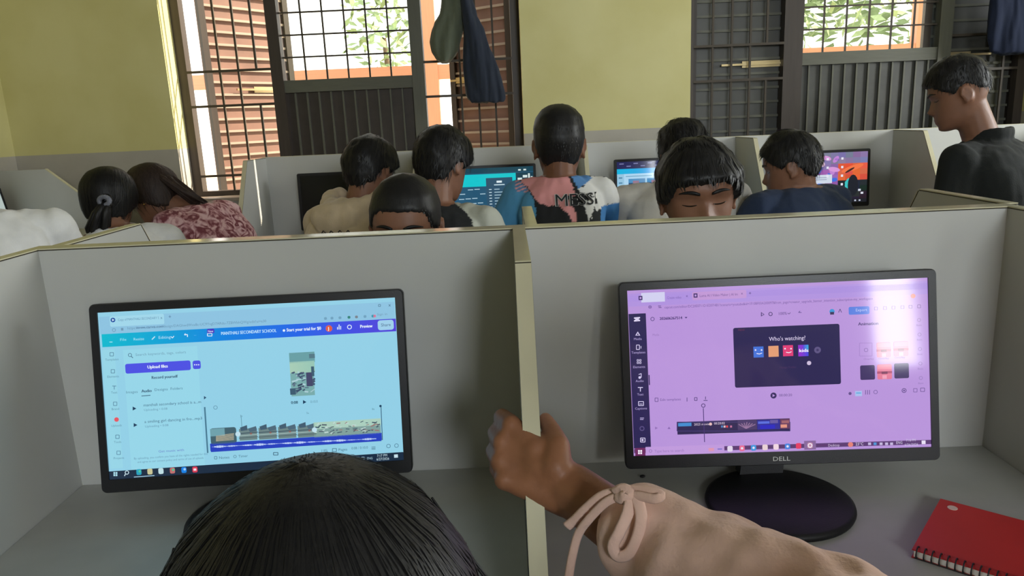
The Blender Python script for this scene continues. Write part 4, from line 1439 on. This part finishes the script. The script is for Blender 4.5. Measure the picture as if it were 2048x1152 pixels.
    if face:
        for sd in (-1, 1):
            pts = []
            for i in range(9):
                x = sd * (.012 + .040 * i / 8)
                z = .0175 + .006 * math.sin(math.pi * (i / 8) * .8) - .003 * (i / 8) ** 2
                q = head_pt(z, math.atan2(x / .075, 1.0) * 1.0)
                best = min((head_pt(z, ph * .01) for ph in range(-140, 141)), key=lambda r: abs(r.x - x))
                pts.append(best + Vector((0, .001, 0)))
            strip(pts, .0048, .0026, .0022, H).build('eyebrow', hair_mat, body, True)
            pts = []
            lid = style.get('lid', -.0045)
            for i in range(8):
                x = sd * (.017 + .028 * i / 7)
                z = lid - .0025 * math.sin(math.pi * i / 7)
                best = min((head_pt(z, ph * .01) for ph in range(-140, 141)), key=lambda r: abs(r.x - x))
                pts.append(best + Vector((0, .0008, 0)))
            strip(pts, .0016, .0016, .0018, H).build('eyelashes', EYED, body, True)
    if extra_shirt: extra_shirt(sh, nb, sx, fw, H)
    me = fused(sh, vox, 3)
    folds(me, fold, seed=seed * 3.7)
    if shirt_fun: paint(me, shirt_fun)
    so_ = finish(shirt_name, me, shirt, body)
    if legs:
        finish('trousers', fused(tr, .014, 2), TROUSERS, body)
        for p0, p1 in shoes:
            q = MB().capsule(p0 + Vector((0, 0, .045)), p1 + Vector((0, 0, .036)), .044, .036)
            q.capsule(p0 + Vector((0, 0, .05)), p0 + Vector((0, 0, .09)), .044, .044)
            finish('shoe', fused(q, .008, 2), M_base, body)
    return body, so_, H

SHORT = dict(n=1500, comb=400, strand=.022, lift=.25, amp=.005)
def cloth(name, rgb, **k):
    k.setdefault('rough', .9); k.setdefault('sheen', .2); k.setdefault('noise_amt', .06); k.setdefault('noise_scale', 25); k.setdefault('bump', .2); k.setdefault('bump_scale', 300)
    return mat(name, rgb, **k)

def lean(c, dz, dy, dx=0):
    return (c[0] + dx, c[1] + dy, c[2] + dz)

# -- boy in the beige hoodie (far row, leftmost booth)
def hood(sh, nb, sx, fw, H):
    c = nb - fw * .085 + Vector((0, 0, .02))
    for k in range(9):
        a = math.radians(-20 + 220 * k / 8)
        sh.ellipsoid(nb + sx * (math.cos(a) * .095) - fw * (math.sin(a) * .085 + .005) + Vector((0, 0, .025 - .02 * math.sin(a))), (.036, .036, .034))
    sh.ellipsoid(c - fw * .03 - Vector((0, 0, .05)), (.10, .055, .065))
HC = at_y(741, 344, 1.55)
b5, s5, H5 = person('boy in beige hoodie with his back turned, far left booth of the window row', (HC, -28, 22, -4), ((HC.x - .05, 1.52, HC.z - .150), -22), (HC.x - .12, 1.36, .48),
                    dict(SHORT, top=.018, th=((0, .02), (70, .014), (180, .016)), line=((0, .05), (35, .045), (60, .02), (80, -.005), (100, .0), (125, -.05), (180, -.075))),
                    shirt=cloth('beige_fleece', (196, 176, 146), noise_amt=.08), sleeve='long', extra_shirt=hood, seed=5, shirt_name='hoodie', fold=.007, skin=SKIN)

# -- boy in black with pale sleeves
P6B = [(708, 470), (722, 428), (760, 405), (835, 388), (885, 392), (905, 402), (925, 418), (945, 440), (948, 475)]
def shirt6(p):
    x, y = project(p)
    return (34, 36, 38) if (p.y < 1.42 and inpoly(x, y, P6B)) else (176, 178, 166)
HC = at_y(886, 329, 1.42)
b6, s6, H6 = person('boy in black and pale grey raglan shirt facing the teal monitor', (HC, -30, 20, -3), ((HC.x - .03, 1.36, HC.z - .160), -16), (HC.x - .05, 1.22, .48),
                    dict(SHORT, top=.02, strand=.03, th=((0, .022), (70, .016), (180, .018)), line=((0, .04), (35, .035), (60, .01), (80, -.012), (100, -.005), (125, -.055), (180, -.08))),
                    shirt=vcol_mat('raglan_cotton', .9, bump=.2), shirt_fun=shirt6, sleeve='short', seed=6)

# -- boy in the printed shirt
PK = [(1082, 345), (1085, 338), (1122, 337), (1136, 352), (1147, 376), (1150, 392), (1140, 393), (1125, 388), (1140, 405), (1150, 420), (1153, 445), (1145, 445), (1138, 428), (1126, 420), (1116, 408), (1100, 413), (1076, 405), (1066, 392), (1056, 374), (1040, 362), (1050, 352)]
BLR = [(1137, 340), (1152, 336), (1168, 343), (1184, 356), (1170, 368), (1156, 378), (1150, 366)]
WH = [(1184, 354), (1200, 350), (1250, 370), (1250, 402), (1203, 412), (1194, 424), (1188, 412), (1184, 436), (1176, 440), (1172, 425), (1168, 405), (1178, 400), (1190, 392), (1160, 385), (1158, 378), (1170, 369)]
SLV = [(940, 500), (950, 400), (990, 360), (1034, 352), (1042, 364), (1056, 378), (1066, 396), (1072, 420), (1070, 480)]
BLS = [(1202, 412), (1250, 402), (1250, 480), (1200, 480)]
def shirt7(p):
    x, y = project(p)
    j = 3.0 * noise.noise(Vector((p.x * 120, 0, p.z * 120)))
    if p.y > 1.62: return (60, 70, 84)
    if inpoly(x, y, SLV): return (84, 150, 190) if (y > 384 or x < 1030) else ((226, 160, 160) if int(y + x * .4) % 7 > 3 else (90, 130, 170))
    if inpoly(x + j, y + j, PK): return (222, 152, 152)
    if inpoly(x, y, BLR): return (92, 142, 200)
    if inpoly(x + j, y + j, WH): return (226, 226, 224)
    if inpoly(x, y, BLS): return (70, 130, 190)
    return (34, 35, 37)
HC = at_y(1118, 290, 1.50)
b7, s7, H7 = person('boy with his back turned in a pink, blue and white printed football shirt', (HC, -2, 4, 1), ((HC.x - .005, 1.47, HC.z - .140), 0), (HC.x, 1.40, .50),
                    dict(SHORT, top=.014, comb=0, strand=.01, lift=.15, amp=.002, th=((0, .012), (70, .008), (125, .006), (180, .007)), line=((0, .068), (35, .062), (60, .035), (80, .0), (100, .005), (125, -.055), (180, -.09))),
                    shirt=vcol_mat('printed_polyester', .8, bump=.1), shirt_fun=shirt7, head_scale=1.10, torso_w=.84, neck_r=.058, sleeve='short', seed=7, fold=.004, skin=SKIN_D, vox=.0055,
                    arms={-1: ((-.045, 1.52, .88), (-.02, 1.80, .80)), 1: ((.37, 1.62, .90), (.34, 1.86, .80))})

def decal(name, txt, center_px, width_px, h_px, Y, target, body, m, off=.003, shear=0.0, tilt=0.0, bold=0.0):
    v, f, w = text_mesh(txt)
    bv = BVHTree.FromObject(target, bpy.context.evaluated_depsgraph_get())
    tb = base_of(target)
    a, b = at_y(center_px[0], center_px[1], Y), at_y(center_px[0] + 10, center_px[1], Y)
    k = (b - a).length / 10
    kx, kz = width_px * k / w, h_px * k / .70
    out = []
    for (x, z) in v:
        X = a.x + (x - w / 2) * kx + bold
        Z = a.z + (z - .35) * kz + (x - w / 2) * kx * tilt
        hit = bv.ray_cast(Vector((X, Y - .8, Z)) - tb, Vector((0, 1, 0)))[0]
        y = (hit.y + tb.y - off) if hit else Y
        out.append((X, y, Z))
    mb = MB().add(out, f)
    return mb.build(name, m, body)
bpy.context.view_layer.update()
M_prw = mat('white_print', (206, 206, 204), .8)
M_prd = mat('dark_print', (44, 45, 48), .8)
for dx in (-.0022, .0022):
    decal('print_outline', 'MESSI', (1149, 395), 86, 23, 1.40, s7, b7, M_prw, .0025, bold=dx)
decal('print_lettering', 'MESSI', (1149, 395), 85, 22, 1.40, s7, b7, M_prd, .0042)
decal('print_lettering', 'AAAA', (676, 462), 68, 9, 1.40, s5, b5, M_prd, .003)

# -- boy in grey white, hidden behind the boy with the fringe
HC = at_y(1366, 314, 1.60)
person('boy in greyish white shirt with his back turned, at the thumbnail screen', (HC, 4, 14, 0), ((HC.x - .02, 1.54, HC.z - .115), 4), (HC.x + .02, 1.40, .48),
       dict(SHORT, top=.026, strand=.03, lift=.4, amp=.008), shirt=cloth('grey_white_cotton', (190, 186, 178)), sleeve='short', seed=8, torso_w=1.18)

# -- boy in navy, turned to the left
HC = at_y(1580, 333, 1.45)
person('boy in navy shirt looking left, in front of the colourful monitor', (HC, 62, 12, 3), ((HC.x + .035, 1.45, HC.z - .104), 24), (HC.x + .05, 1.32, .46),
       dict(SHORT, top=.018, strand=.026, lift=.3, amp=.006, th=((0, .016), (70, .014), (180, .014)), line=((0, .055), (35, .05), (60, .02), (80, -.005), (100, .01), (125, -.035), (180, -.055))),
       shirt=cloth('navy_cotton', (38, 50, 74), sheen=.05), sleeve='short', seed=9, head_scale=.96)

# -- standing man in black
def collar(sh, nb, sx, fw, H):
    for k in range(36):
        a = 2 * math.pi * k / 36
        sh.ellipsoid(nb + sx * math.cos(a) * .066 + fw * math.sin(a) * .062 + Vector((0, 0, .012 + .010 * -math.sin(a))), (.012, .012, .024), n=8, k=6)
HC = at_y(1916, 188, 1.42)
person('standing man in black collared shirt looking down to the left', (HC, 64, 16, 4), ((HC.x + .10, 1.40, HC.z - .190), 36), (HC.x + .14, 1.34, .74),
       dict(SHORT, top=.022, strand=.02, lift=.35, amp=.006, th=((0, .02), (70, .008), (125, .004), (180, .004)), line=((0, .05), (35, .045), (60, .02), (80, .0), (100, .02), (125, -.005), (180, -.02))),
       seated=False, shirt=cloth('black_cotton', (26, 29, 28), sheen=.02), sleeve='long', seed=10, extra_shirt=collar, size=1.0, head_scale=.95, torso_w=1.12,
       arms={-1: ((HC.x - .10, 1.28, .86), (HC.x - .13, 1.46, .66)), 1: ((HC.x + .42, 1.42, .86), (HC.x + .44, 1.50, .62))})

# -- two boys on the other side of the island, facing the camera
HC = at_y(813, 454, .50)
person('boy with cropped hair and bare forehead peering over the left booth panel', (HC, 176, 6, -2), ((HC.x, .62, HC.z - .205), 180), (HC.x, .80, .47),
       dict(SHORT, top=.008, comb=0, strand=.006, lift=.1, amp=.0012, n=2200, th=((0, .004), (70, .005), (180, .005)), line=((0, .052), (30, .050), (48, .042), (58, .012), (80, -.002), (100, .0), (125, -.045), (180, -.068)), lid=-.0035),
       shirt=cloth('dark_grey_cotton', (70, 72, 76)), sleeve='short', seed=3, vox=.0042, skin=SKIN, head_scale=.97)
HC = at_y(1396, 386, .47)
person('boy with a thick black fringe looking down behind the right booth panel', (HC, 176, 7, 3), ((HC.x, .60, HC.z - .20), 182), (HC.x, .80, .47),
       dict(SHORT, top=.006, strand=.020, lift=.15, amp=.005, n=2600, fwd=.5, th=((0, .018), (40, .018), (70, .017), (100, .014), (180, .014)),
            line=((0, .038), (25, .038), (45, .030), (62, .0), (80, -.015), (100, -.01), (125, -.05), (180, -.07)), lid=-.007),
       shirt=cloth('white_cotton', (200, 198, 192)), sleeve='short', seed=4, vox=.0042, head_scale=1.0)

# -- girls at the left wall
def tail(hm, H):
    tie = H @ Vector((.022, -.112, -.045))
    rnd = random.Random(5)
    for i in range(26):                                   # locks of the low ponytail
        a = rnd.uniform(0, 2 * math.pi)
        r = rnd.uniform(.004, .022)
        p0 = tie + Vector((math.cos(a) * .012, math.sin(a) * .012, 0))
        p1 = tie + Vector((math.cos(a) * r - .012, -.02 + math.sin(a) * r, -.035))
        p2 = tie + Vector((math.cos(a) * r * 1.6 - .04, -.01 + math.sin(a) * r * 1.3, -.085))
        p3 = tie + Vector((math.cos(a) * r * 1.2 - .055, math.sin(a) * r, -.135 - rnd.uniform(0, .02)))
        hm.tube([p0, p1, p2, p3], [.006, .011, .010, .003], 6)
    for i in range(14):
        a = 2 * math.pi * i / 14
        hm.ellipsoid(tie + Vector((math.cos(a) * .018, math.sin(a) * .008 - .003, math.sin(a) * .018)), (.010, .010, .010), n=7, k=5)
SMOOTH = dict(n=700, comb=1500, strand=.06, lift=.03, amp=.002, freq=18, top=.016, th=((0, .014), (70, .016), (120, .02), (180, .022)),
              line=((0, .06), (35, .05), (60, .0), (80, -.02), (100, -.05), (125, -.075), (180, -.085)))
HC = at_y(220, 403, 1.52)
pg, _, Hg = person('girl in white shirt with a low black ponytail at the left wall booth', (HC, 12, 26, 0), ((HC.x + .03, 1.46, HC.z - .112), 14), (HC.x + .06, 1.30, .47), SMOOTH,
                   shirt=cloth('white_school_shirt', (224, 224, 222)), sleeve='short', seed=11, long_hair=tail, size=.97)
HAIRTIE = cloth('grey_scrunchie', (120, 122, 132))
mb = MB()
tie = Hg @ Vector((.022, -.124, -.045))
for i in range(18):
    a = 2 * math.pi * i / 18
    mb.ellipsoid(tie + Vector((math.cos(a) * .017, -.002, math.sin(a) * .013)), (.008, .010, .008), n=8, k=6)
mb.build('hair_tie', HAIRTIE, pg, True)

def floral_mat():
    m = bpy.data.materials.new('floral_cotton')
    m.use_nodes = True
    nt = m.node_tree
    b = nt.nodes['Principled BSDF']
    b.inputs['Roughness'].default_value = .9
    tc = nt.nodes.new('ShaderNodeTexCoord')
    n = nt.nodes.new('ShaderNodeTexNoise')
    n.inputs['Scale'].default_value = 26
    n.inputs['Detail'].default_value = 3
    n.inputs['Distortion'].default_value = 1.6
    nt.links.new(tc.outputs['Object'], n.inputs['Vector'])
    r = nt.nodes.new('ShaderNodeValToRGB')
    e = r.color_ramp.elements
    e[0].position, e[0].color = .40, (*lin((122, 62, 70)), 1)
    e[1].position, e[1].color = .50, (*lin((190, 138, 142)), 1)
    q = e.new(.60)
    q.color = (*lin((222, 184, 186)), 1)
    nt.links.new(n.outputs['Fac'], r.inputs['Fac'])
    nt.links.new(r.outputs['Color'], b.inputs['Base Color'])
    return m
def flow(hm, H):
    rnd = random.Random(8)
    for i in range(60):                                   # tied back, falling over the right shoulder
        a = rnd.uniform(-1, 1)
        p0 = H @ Vector((-.02 + .03 * a, -.085, .05 + rnd.uniform(-.02, .03)))
        p1 = H @ Vector((-.01 + .035 * a, -.105 - rnd.uniform(0, .015), .0))
        p2 = p1 + Vector((.035 + rnd.uniform(0, .02), -.01 * a, -.045))
        p3 = p2 + Vector((.045 + rnd.uniform(0, .03), -.01 * a, -.04 - rnd.uniform(0, .02)))
        hm.tube([p0, p1, p2, p3], [.006, .010, .008, .002], 5)
HC = at_y(306, 392, 1.80)
pf, _, Hf = person('girl in pink floral top with brown hair bending over the left wall booth', (HC, 72, 34, 6), ((HC.x + .17, 1.80, HC.z - .072), 72), (HC.x + .30, 1.78, .47),
                   dict(SMOOTH, amp=.004, freq=26, top=.02), shirt=floral_mat(), sleeve='short', seed=12, long_hair=flow, hair_mat=HAIR_B, size=.98, fold=.006)
M_gold = mat('gold', (200, 160, 90), .3, metal=.9)
for sd in (-1, 1):
    MB().ellipsoid(Hf @ Vector((sd * .082, -.008, -.045)), (.004,) * 3, n=8, k=6).build('earring', M_gold, pf, True)

# -- white shirted back at the left edge
HC = at_y(-115, 360, 1.05)
person('person in white shirt cut off at the left edge, beside the left booth panel', (HC, 40, 20, 0), ((HC.x + .11, 1.02, HC.z - .13), 30), (HC.x + .06, .92, .47), SHORT,
       shirt=cloth('white_school_shirt', (224, 224, 222)), sleeve='short', seed=13)

# -- foreground: person at the left monitor, seen from behind and above
def long_straight(hm, H):
    rnd = random.Random(21)
    for i in range(420):
        d = rnd.choice((-1, 1)) * rnd.uniform(40, 180)
        ph = math.radians(d)
        z0 = rnd.uniform(-.03, .03)
        p = head_pt(z0, ph, False)
        o = Vector((p.x, p.y, 0)).normalized()
        t = rnd.uniform(.016, .032)
        q0 = p + o * (t - .006)
        q1 = p + o * (t + .004) + Vector((0, 0, -.06))
        q2 = p + o * (t + .004 + rnd.uniform(0, .012)) + Vector((0, 0, -.13))
        q3 = p + o * (t + rnd.uniform(-.01, .02)) + Vector((0, 0, -.20 - rnd.uniform(0, .05)))
        r = rnd.uniform(.003, .009)
        hm.tube([H @ q0, H @ q1, H @ q2, H @ q3], [r, r, r * .8, .001], 5)
    for i in range(80):                                     # flyaway strands
        ph = math.radians(rnd.choice((-1, 1)) * rnd.uniform(55, 140))
        z0 = rnd.uniform(.02, .085)
        p = head_pt(z0, ph, False)
        o = Vector((p.x, p.y, 0)).normalized()
        q = [p + o * (.026 + .0), p + o * (.040 + rnd.uniform(0, .01)) + Vector((0, 0, -.04)), p + o * (.044 + rnd.uniform(0, .022)) + Vector((0, 0, -.09)), p + o * (.036 + rnd.uniform(0, .03)) + Vector((0, 0, -.15))]
        hm.tube([H @ x for x in q], [.0009, .0010, .0008, .0004], 4)
HC = at_d(650, 1290, 0.50)
person('person with straight black hair seen from behind, at the left near monitor', (HC, 24, 4, 0), ((HC.x - .02, HC.y - .05, HC.z - .20), 14), (HC.x + .02, HC.y - .22, .42),
       dict(n=1500, tidy=1, comb=6500, strand=.045, lift=.035, amp=.0018, freq=16, top=.016, th=((0, .020), (70, .028), (180, .028)),
            line=((0, .06), (35, .05), (60, .0), (80, -.03), (100, -.07), (125, -.085), (180, -.09))),
       shirt=cloth('dark_blue_cotton', (50, 56, 76)), sleeve='short', seed=14, long_hair=long_straight, face=True, head_scale=1.0, knees=((HC.x - .16, -.48, .5), (HC.x + .04, -.48, .5)))

# -- foreground: arm in a pink tied sleeve, left hand gripping the slope of the middle divider
D = at_d
wr = D(1142, 978, .765)
el = D(1490, 1235, .61)
def grip(mb):
    # wrist and metacarpals
    mc = [D(1022, 850, .797), D(1005, 884, .793), D(1001, 922, .785), D(1009, 958, .775)]
    wrs = [D(1128, 948, .765), D(1130, 965, .765), D(1130, 984, .762), D(1128, 1002, .758)]
    for m_, w_ in zip(mc, wrs):
        mb.capsule(w_, m_, .0165, .0112)
        mb.ellipsoid(m_ - Vector(CF) * .002, (.0118,) * 3)
    for a_, b_ in zip(mc[:-1], mc[1:]):
        mb.capsule(a_ + Vector(CF) * .004, b_ + Vector(CF) * .004, .0095, .0095)
    mb.capsule(D(1072, 900, .78), D(1068, 955, .772), .016, .016)
    mb.capsule(wr, D(1080, 935, .772), .025, .018)
    # fingers: knuckle -> middle joint -> end joint -> tip, lying along the left face of the board
    fing = [
        [mc[0], D(1004, 834, .832), D(1010, 842, .857), D(1018, 852, .872)],
        [mc[1], D(992, 866, .832), D(1000, 872, .862), D(1010, 878, .882)],
        [mc[2], D(988, 902, .825), D(997, 905, .853), D(1008, 908, .872)],
        [mc[3], D(994, 938, .808), D(1001, 938, .830), D(1010, 940, .846)]]
    rad = [(.0118, .0102, .009, .0078), (.012, .0104, .0092, .008), (.0116, .010, .0088, .0076), (.0104, .009, .008, .007)]
    for pts, r in zip(fing, rad):
        for k in range(3):
            mb.capsule(pts[k], pts[k + 1], r[k], r[k + 1])
    # thumb from the side of the palm, on the right face of the board
    th = [D(1112, 935, .762), D(1116, 893, .772), D(1103, 862, .797), D(1091, 840, .820)]
    for k, (r0, r1) in enumerate(((.018, .0135), (.0135, .0108), (.0108, .0086))):
        mb.capsule(th[k], th[k + 1], r0, r1)
    # forearm
    mb.capsule(wr, wr.lerp(el, .45), .0275, .031)
    mb.capsule(wr.lerp(el, .45), el, .031, .036)
def puff(sh, S0):
    pts = [(1246, 1046, .712, .032), (1262, 1054, .704, .041), (1300, 1078, .690, .050), (1360, 1122, .668, .058), (1440, 1180, .640, .066), (1530, 1238, .615, .072)]
    path = [(D(a, b, c), r) for a, b, c, r in pts]
    e2 = D(1690, 1300, .585)
    path += [(e2, .076), (e2.lerp(S0, .5), .074), (S0, .070)]
    sh.tube([p for p, r in path], [r for p, r in path], 22)
    sh.ellipsoid(S0, (.074,) * 3)
M_pink = cloth('dusty_pink_cotton', (226, 188, 170), noise_amt=.04)
bp_, sp_, Hp_ = person('person reaching from the right in a dusty pink sleeve, hand on the divider', ((.31, -.97, 1.19), -6, 8, 0), ((.345, -.93, .975), -20), (.40, -1.07, .47), SHORT,
                       arms={-1: (el, wr), 1: ((.62, -.92, .81), (.70, -.68, .79))}, no_hand=(-1,), extra_body=grip, extra_sleeve={-1: puff}, shirt=M_pink, sleeve='long', seed=15,
                       vox=.0034, skin=mat('warm_brown_skin', (140, 94, 66), 0.5, 0.35, noise_amt=0.09, noise_scale=40, bump=0.08, bump_scale=250), fold=.011, shirt_name='blouse', knees=((.27, -.64, .5), (.50, -.64, .5)))
def band(pts, r=.0042):
    P = [D(*p) for p in pts]
    # Catmull-Rom through the points
    out = []
    for i in range(len(P) - 1):
        p0, p1, p2, p3 = P[max(i - 1, 0)], P[i], P[i + 1], P[min(i + 2, len(P) - 1)]
        for k in range(6):
            t = k / 6
            out.append(.5 * ((2 * p1) + (p2 - p0) * t + (2 * p0 - 5 * p1 + 4 * p2 - p3) * t * t + (3 * p1 - p0 - 3 * p2 + p3) * t ** 3))
    out.append(P[-1])
    return MB().tube(out, r, 8, flat=(tuple(CF), .45))
for pts, r in (([(1240, 985, .672), (1205, 992, .680), (1172, 1018, .694), (1150, 1040, .706), (1134, 1053, .712)], .0052),
               ([(1238, 992, .668), (1210, 1006, .676), (1180, 1036, .690), (1158, 1066, .702), (1146, 1106, .706), (1138, 1152, .706), (1134, 1200, .706)], .0044),
               ([(1262, 990, .660), (1256, 1024, .655), (1240, 1062, .655), (1226, 1092, .658), (1236, 1112, .658), (1258, 1106, .655), (1276, 1070, .652), (1282, 1030, .652), (1272, 992, .658)], .0056),
               ([(1240, 984, .668), (1270, 978, .660), (1300, 982, .652), (1322, 990, .648), (1310, 998, .646), (1280, 992, .654), (1250, 990, .664)], .0045),
               ([(1232, 986, .670), (1246, 980, .662), (1258, 988, .658), (1246, 996, .660), (1234, 990, .668)], .0064)):
    band(pts, r).build('sleeve_tie', M_pink, sp_, True)

# ------------------------------------------------------------------ things on the desks
# red spiral notebook
M_red = mat('red_cover', (190, 44, 44), .5, .4, noise_amt=.05, noise_scale=15)
M_paper = mat('paper', (214, 208, 196), .9)
M_wire = mat('black_wire', (24, 24, 26), .4, .5)
M_dot = mat('pale_sticker', (216, 190, 176), .6)
TLp, BLp = at_z(1881, 997, ZD + .012), at_z(1824, 1098, ZD + .012)
ev = (BLp - TLp)
ev.z = 0
nw = ev.length
ev.normalize()
eu = Vector((-ev.y, ev.x, 0))
if eu.x < 0: eu = -eu
NL = 0.215
MN = Matrix.Translation(Vector((TLp.x, TLp.y, ZD))) @ Matrix((eu, ev, Vector((0, 0, 1)))).transposed().to_4x4()
nbk = empty('spiral_notebook', (TLp.x, TLp.y, ZD))
tag(nbk, 'red spiral bound notebook on the right booth desk', 'notebook')
MB().box((0, NL), (0, nw), (0.0105, 0.012), MN).build('front_cover', M_red, nbk)
MB().box((0.002, NL - .002), (0.002, nw - .002), (0.0015, 0.0105), MN).build('pages', M_paper, nbk)
MB().box((0, NL), (0, nw), (0.0001, 0.0015), MN).build('back_cover', M_red, nbk)
ring = MB().tube([Vector((0, .0075 * math.cos(a), .0075 * math.sin(a))) for a in [2 * math.pi * k / 14 for k in range(15)]], .0009, 5, cap=False).mesh('spiral_ring', True)
ring.materials.append(M_wire)
for i in range(25):
    o = bpy.data.objects.new('spiral_ring', ring)
    C.objects.link(o)
    o.parent = nbk
    o.matrix_local = chain(nbk).inverted() @ MN @ Matrix.Translation((.006 + i * .0084, nw - .002, .0086))
MB().tube([MN @ Vector((.004, nw + .0045, .0035)), MN @ Vector((NL - .004, nw + .0045, .0035))], .0008, 5).build('spiral_spine', M_wire, nbk)
sp = at_z(1905, 1016, ZD + .0122)
mb = MB()
mb.loft([[sp + Vector((.0062 * math.cos(2 * math.pi * k / 20), .0062 * math.sin(2 * math.pi * k / 20), dz)) for k in range(20)] for dz in (0, .0004)])
mb.build('round_sticker', M_dot, nbk)
# crumb
p = at_z(1285, 955, ZD)
tag(MB().ellipsoid(p + Vector((0, 0, .0022)), (.0045, .003, .0024), n=8, k=6).build('crumb', M_wire, base=(p.x, p.y, ZD)), 'tiny black crumb on the desk left of the right near monitor', 'crumb')

# ------------------------------------------------------------------ clothes hung on the window grilles
def hung(name, rows, Y, depth, m, label, cat, seed, amp=.012):
    """rows: (y, x_left, x_right) photo outline of the cloth where it hangs"""
    mb = MB()
    rings = []
    n = 30
    for (y, xa, xb) in rows:
        a, b = at_y(xa, y, Y), at_y(xb, y, Y)
        c = (a + b) / 2
        w = (b - a).length / 2
        ring = []
        for k in range(n):
            t = 2 * math.pi * k / n
            f = 1 + .10 * math.sin(5 * t + y * .01 + seed)
            ring.append(c + Vector((w * math.cos(t), depth * f * math.copysign(abs(math.sin(t)) ** .8, math.sin(t)), 0)))
        rings.append(ring)
    mb.loft(rings)
    me = fused(mb, .006, 3)
    folds(me, amp, (26, 26, 5), seed)
    base = at_y((rows[-1][1] + rows[-1][2]) / 2, rows[-1][0], Y)
    return tag(finish(name, me, m, base=base), label, cat, 'cloths hung on the window grilles')
M_bag = cloth('grey_green_canvas', (92, 98, 82))
M_jack = cloth('dark_navy_cotton', (40, 46, 58), sheen=.05)
M_blue = cloth('dark_blue_fleece', (24, 32, 52), sheen=.02)
hung('hanging_bag', [(-140, 905, 925), (-80, 888, 940), (-20, 884, 944), (28, 878, 938), (55, 864, 930), (83, 859, 923), (105, 864, 917), (118, 874, 906), (126, 884, 896)], 2.60, .05, M_bag,
     'grey green cloth bag hanging on the left window grille beside the navy jacket', 'bag', 1.0, .006)
hung('hanging_jacket', [(-140, 925, 940), (-60, 916, 950), (0, 918, 944), (33, 922, 954), (55, 926, 967), (83, 928, 976), (111, 926, 986), (139, 926, 997), (167, 927, 1004), (189, 930, 1010), (198, 936, 1012), (205, 944, 1008)], 2.56, .035, M_jack,
     'navy jacket hanging on the left window grille beside the grey green bag', 'jacket', 2.0, .010)
hung('hanging_jacket', [(-160, 2030, 2060), (-60, 1990, 2110), (0, 1980, 2116), (40, 1976, 2120), (75, 1974, 2118), (98, 1980, 2112), (106, 1995, 2100)], 2.56, .04, M_blue,
     'dark blue jacket hanging on the right window grille above the standing man', 'jacket', 3.0, .010)
